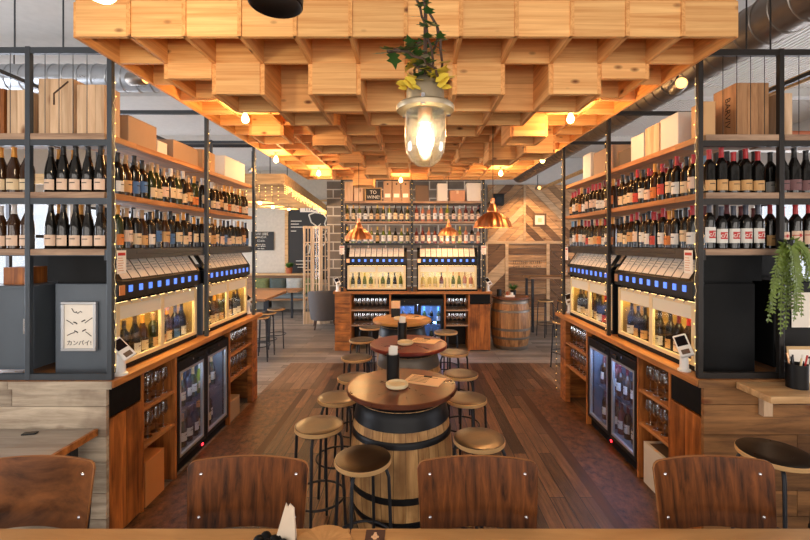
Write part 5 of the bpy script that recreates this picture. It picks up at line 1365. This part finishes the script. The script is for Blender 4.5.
def cushion_proto(mat):
    mb = MB(); n = 8
    vs = [[[None, None] for _ in range(n+1)] for _ in range(n+1)]
    for i in range(n+1):
        for j in range(n+1):
            a, b = -1+2*i/n, -1+2*j/n; th = .08*((1-a**4)*(1-b**4))**.5+.004
            for k, s in ((0, -1), (1, 1)): vs[i][j][k] = mb.bm.verts.new((a*.24, s*th, .24+b*.23))
    for i in range(n):
        for j in range(n):
            for k in (0, 1): mb.bm.faces.new([vs[i][j][k], vs[i+1][j][k], vs[i+1][j+1][k], vs[i][j+1][k]])
    for i in range(n):
        mb.bm.faces.new([vs[i][0][0], vs[i+1][0][0], vs[i+1][0][1], vs[i][0][1]]); mb.bm.faces.new([vs[i][n][0], vs[i+1][n][0], vs[i+1][n][1], vs[i][n][1]]); mb.bm.faces.new([vs[0][i][0], vs[0][i+1][0], vs[0][i+1][1], vs[0][i][1]]); mb.bm.faces.new([vs[n][i][0], vs[n][i+1][0], vs[n][i+1][1], vs[n][i][1]])
    o = mb.build('cushion', mat, smooth=60); o['category'] = 'cushion'; return Proto(o)
c1_, c2_, c3_ = cushion_proto(M['cush1']), cushion_proto(M['cush2']), cushion_proto(M['cush3'])
for P_, x, lab in ((c1_, -4.435, 'green leafy cushion by the rack end of the banquette'), (c3_, -3.945, 'dark teal cushion on the banquette between green and pale ones'), (c2_, -3.455, 'grey and white cushion on the banquette'), (c1_, -2.955, 'green leafy cushion on the banquette under the chalkboard')):
    P_.put((x, 12.34, .5), 0, lab, 'cushions on the banquette')
t = thing('potted_plant', 'small green plant in a terracotta pot on the banquette ledge', 'plant', (-3.62, 12.38, 1.10))
MB().lathe([(0, 0), (.08, 0), (.1, .17), (.09, .17), (0, .15)], 14).build('pot', M['terracotta'], t, smooth=40); mb = MB(); rn = random.Random(5)
for i in range(60):
    a = rn.uniform(0, 6.28); leaf(mb, (.03*math.cos(a), .03*math.sin(a), .17), (math.cos(a), math.sin(a), rn.uniform(.3, 2)), (0, 0, 1), rn.uniform(.1, .22), .03)
mb.build('leaves', M['leaf'], t)
def tablex(name, label, loc, w, dd, H, m, legs):
    t = thing(name, label, 'table', loc); MB().box((-w/2, -dd/2, H-.045), (w/2, dd/2, H)).build('table_top', m, t, bevel=.004)
    for x, y in legs: MB().box((x-.025, y-.025, 0), (x+.025, y+.025, H-.045)).build('leg', M['steel'], t)
    return t
tablex('dining_table', 'low dining table in front of the banquette', (-3.7, 11.2, 0), 1.5, .7, .76, M['dullwood'], ((-.5, 0), (.5, 0)))
tablex('high_table', 'narrow high table beside the row of wooden stools', (-3.02, 8.0, 0), .9, 1.3, 1.02, M['dullwood'], ((-.35, -.5), (.1, -.5), (-.35, .5), (.1, .5)))
tablex('high_table', 'tall steel-legged table against the herringbone wall', (3.25, 9.65, 0), 1.25, .6, 1.24, M['dullwood'], ((-.55, -.25), (.55, -.25), (-.55, .25), (.55, .25)))
t = thing('table_lamp', 'small white shaded lamp on the tall table by the herringbone wall', 'lamp', (3.62, 9.6, 1.24))
MB().lathe([(0, 0), (.06, 0), (.06, .01), (.008, .015), (.008, .12), (0, .12)], 14).build('base', M['black'], t); MB().lathe([(.1, .1), (.06, .19), (.056, .19), (.096, .1)], 18).build('lamp_shade', M['paper'], t, smooth=40)

t = thing('folding_screen', 'whitewashed folding door screen with glazed panes behind the grey armchair', 'screen', (-2.68, 10.35, 0))
p = Vector((0, 0, 0)); H = 2.42; angs = (28, -24, 26)
for k, a in enumerate(angs):
    w = .235; dv = Vector((math.cos(R(a)), math.sin(R(a)), 0)); mt = Matrix.Translation(p) @ Matrix.Rotation(R(a), 4, 'Z'); f = MB()
    def fb(x0, x1, z0, z1, m=f, th=.034): m.obox(mt @ Matrix.Translation(((x0+x1)/2, 0, (z0+z1)/2)), x1-x0, th, z1-z0)
    fb(.002, .05, 0, H); fb(w-.05, w-.002, 0, H); fb(.045, w-.045, 0, .3); fb(.045, w-.045, H-.06, H)
    for j in range(1, 6): fb(.045, w-.045, .3+j*(H-.36)/6-.012, .3+j*(H-.36)/6+.012)
    fb(w/2-.01, w/2+.01, .3, H-.06, th=.02)
    lf_ = f.build('screen_leaf', M['screenwood'], t); g_ = MB(); fb(.045, w-.045, .3, H-.06, g_, .004); g_.build('pane', M['screenglass'], lf_)
    p = p+dv*w

t = thing('tub_armchair', 'dark grey tub armchair at the corner of the back bar', 'armchair', (-2.06, 9.93, 0), R(15)); t.scale = (1.12, 1.12, 1.06)
mb = MB(); prof_o = []
n = 20; ro, ri = .34, .27
def wallh(a): return .84 if True else .7
vo, vi = [], []
for i in range(n+1):
    a = R(-215)+(R(250))*i/n   # open towards +y side, back to the viewer
    hgt = .86-.18*(abs(i/n-.5)*2)**3
    c, s = math.cos(a), math.sin(a)
    vo.append([mb.bm.verts.new((ro*.86*c, ro*.86*s, .2)), mb.bm.verts.new((ro*.97*c, ro*.97*s, .5)), mb.bm.verts.new((ro*1.04*c, ro*1.04*s, hgt))]); vi.append([mb.bm.verts.new((ri*.86*c, ri*.86*s, .2)), mb.bm.verts.new((ri*.96*c, ri*.96*s, .5)), mb.bm.verts.new((ri*1.08*c, ri*1.08*s, hgt))])
for i in range(n):
    for j in range(2):
        mb.bm.faces.new((vo[i][j], vo[i+1][j], vo[i+1][j+1], vo[i][j+1])); mb.bm.faces.new((vi[i][j], vi[i][j+1], vi[i+1][j+1], vi[i+1][j]))
    mb.bm.faces.new((vo[i][2], vo[i+1][2], vi[i+1][2], vi[i][2])); mb.bm.faces.new((vo[i][0], vi[i][0], vi[i+1][0], vo[i+1][0]))
for i in (0, n):
    for j in range(2): mb.bm.faces.new((vo[i][j], vo[i][j+1], vi[i][j+1], vi[i][j]))
mb.build('tub_back', M['velvet'], t, smooth=50, bevel=.01)
MB().lathe([(0, .2), (.24, .2), (.255, .24), (.255, .42), (.22, .46), (0, .47)], 24).build('seat_cushion', M['velvet'], t, smooth=50)
for x, y in ((-.19, -.19), (.19, -.19), (-.19, .19), (.19, .19)): MB().tube([(x, y, .21), (x*1.15, y*1.15, 0)], [.022, .014], 8).build('leg', M['vine'], t, smooth=50)
t = thing('cross_leg_table', 'dark low side table behind the grey tub armchair', 'table', (-1.52, 10.45, 0))
MB().lathe([(0, .92), (.26, .92), (.265, .94), (.26, .96), (0, .96)], 24).build('table_top', M['black'], t, smooth=40); MB().tube([(0, 0, 0.02), (0, 0, .92)], .03, 10).build('stem', M['steel'], t); MB().lathe([(0, 0), (.22, 0), (.22, .015), (0, .03)], 20).build('base', M['steel'], t)

# salvaged timber wall
t = thing('herringbone_wall', 'salvaged timber panelling laid in diagonal planks behind the dark barrel', 'wall panelling', (2.9, 10.86, 0))
def diag(x0, x1, z0, z1, sgn, mats, name, pw=.17, seed=1):
    """diagonal planks clipped to a panel"""
    rn = random.Random(seed); meshes = {}
    cx, cz = (x0+x1)/2, (z0+z1)/2; dv = Vector((math.cos(R(45)), 0, math.sin(R(45))*sgn)); nv = Vector((-dv.z, 0, dv.x)); rng = (x1-x0+z1-z0)
    k = -int(rng/pw); mb = MB()
    while k*pw < rng:
        a = Vector((cx, 0, cz))+nv*(k*pw+.004); b = Vector((cx, 0, cz))+nv*((k+1)*pw-.004)
        poly = [a-dv*rng, a+dv*rng, b+dv*rng, b-dv*rng]
        for ax, lim, gt in (('x', x0, True), ('x', x1, False), ('z', z0, True), ('z', z1, False)):
            out = []
            for i in range(len(poly)):
                p, q = poly[i], poly[(i+1) % len(poly)]; pv, qv = getattr(p, ax), getattr(q, ax); pi, qi = (pv >= lim) == gt or pv == lim, (qv >= lim) == gt or qv == lim
                if pi: out.append(p)
                if pi != qi: out.append(p.lerp(q, (lim-pv)/(qv-pv)))
            poly = out
            if not poly: break
        if len(poly) >= 3: mb.prism([(p.x, -.02, p.z) for p in poly], (0, -.02-rn.uniform(0, .006), 0), rn.choices(range(len(mats)), [3, 1, 1.3][:len(mats)])[0])
        k += 1
    mb.build(name, mats, t)
PM = [M['planks_a'], M['planks_dark'], M['planks_pale']]
diag(-.95, -.03, 2.05, 3.5, 1, PM, 'diagonal_panel', seed=1); diag(.03, 1.0, 2.05, 3.5, -1, PM, 'diagonal_panel', seed=2)
diag(-.95, -.5, 0, 1.98, 1, [M['planks_dark'], M['planks_dark'], M['planks_pale']], 'diagonal_panel', pw=.3, seed=3); diag(.64, 1.0, 0, 1.98, -1, [M['planks_dark'], M['planks_a'], M['planks_dark']], 'diagonal_panel', pw=.24, seed=4)
diag(1.02, 3.9, 0, 3.5, -1, PM, 'diagonal_panel', seed=6)
mb = MB(); z = 0; k = 0
while z < 1.96: mb.box((-.42, -.04, z+.002), (.56, -.02, min(z+.165, 1.97)), (0, 0, 1, 1, 0, 0, 1, 1, 0, 0, 1, 0)[k % 12]); z += .17; k += 1
mb.build('sign_planks', [M['planks_a'], M['planks_dark']], t)
fr = MB(); fr.box((-1.0, -.07, 1.98), (1.06, -.02, 2.05)); fr.box((-.03, -.06, 2.05), (.03, -.02, 3.5)); fr.box((-.5, -.065, 0), (-.42, -.02, 1.98)); fr.box((.56, -.065, 0), (.64, -.02, 1.98)); fr.box((-1.0, -.06, 0), (-.95, -.02, 1.98)); fr.box((1.0, -.06, 0), (1.02, -.02, 3.5)); fr.build('batten', M['planks_pale'], t)
scribble(t, 'stencil_lettering', M['ink'], (7, 6), (.07, -.041, 1.46), .052, .075, 3); scribble(t, 'stencil_lettering', M['ink'], (4, 6, 5), (.07, -.041, 1.37), .042, .05, 4)
t = thing('small_picture', 'small square framed picture lit on the diagonal planks', 'picture', (3.28, 10.8, 2.42))
MB().box((-.17, -.02, 0), (.17, .01, .34)).build('frame', M['planks_dark'], t); MB().box((-.12, -.024, .05), (.12, -.02, .29)).build('sheet', M['paper'], t); MB().box((-.05, -.026, .11), (.05, -.024, .22)).build('print', M['kraftpaper'], t)
t = thing('wall_speaker', 'small black speaker box high on the diagonal planks', 'speaker', (2.2, 10.7, 2.95))
MB().box((-.13, -.09, 0), (.13, .11, .3)).build('cabinet', M['black'], t, bevel=.01); MB().lathe([(0, 0), (.08, 0)], 20, c=(0, -.092, .14), axis='Y').build('grille', M['steel'], t)

# ------------------------------------------------------------------ light
w = bpy.data.worlds.new('daylight'); S.world = w; w.use_nodes = True
nt = w.node_tree; bgn = nt.nodes['Background']; bgn.inputs['Color'].default_value = lin((226, 234, 245)); bgn.inputs['Strength'].default_value = 1.0
add_light('front_window_light', 'AREA', (0, -3.9, 2.1), 400, (255, 240, 222), 13, (R(90), 0, 0), 3.4)
add_light('side_window_light', 'AREA', (XL-.7, 6.2, 1.9), 760, (235, 240, 250), 11, (R(90), 0, R(-90)), 2.6)
add_light('side_window_light', 'AREA', (XR+.7, 4.8, 1.9), 420, (240, 240, 246), 8, (R(90), 0, R(90)), 2.6)
def aim(o, tgt): o.rotation_euler = (Vector(tgt)-o.location).to_track_quat('-Z', 'Y').to_euler()
for loc, tgt, e in (((2.6, 9.8, 3.25), (2.9, 10.8, 2.1), 100),):
    if e: aim(add_light('spot_light', 'SPOT', loc, e, WARM, .04, spot=90), tgt)

S.view_settings.view_transform = 'Standard'; S.view_settings.look = 'None'; S.view_settings.gamma = 1.0; S.view_settings.use_curve_mapping = False
S.view_settings.exposure = 0.55
cy = S.cycles
cy.use_denoising = True; cy.max_bounces = 8; cy.transparent_max_bounces = 24; cy.sample_clamp_indirect = 6.0; cy.caustics_reflective = False; cy.caustics_refractive = False
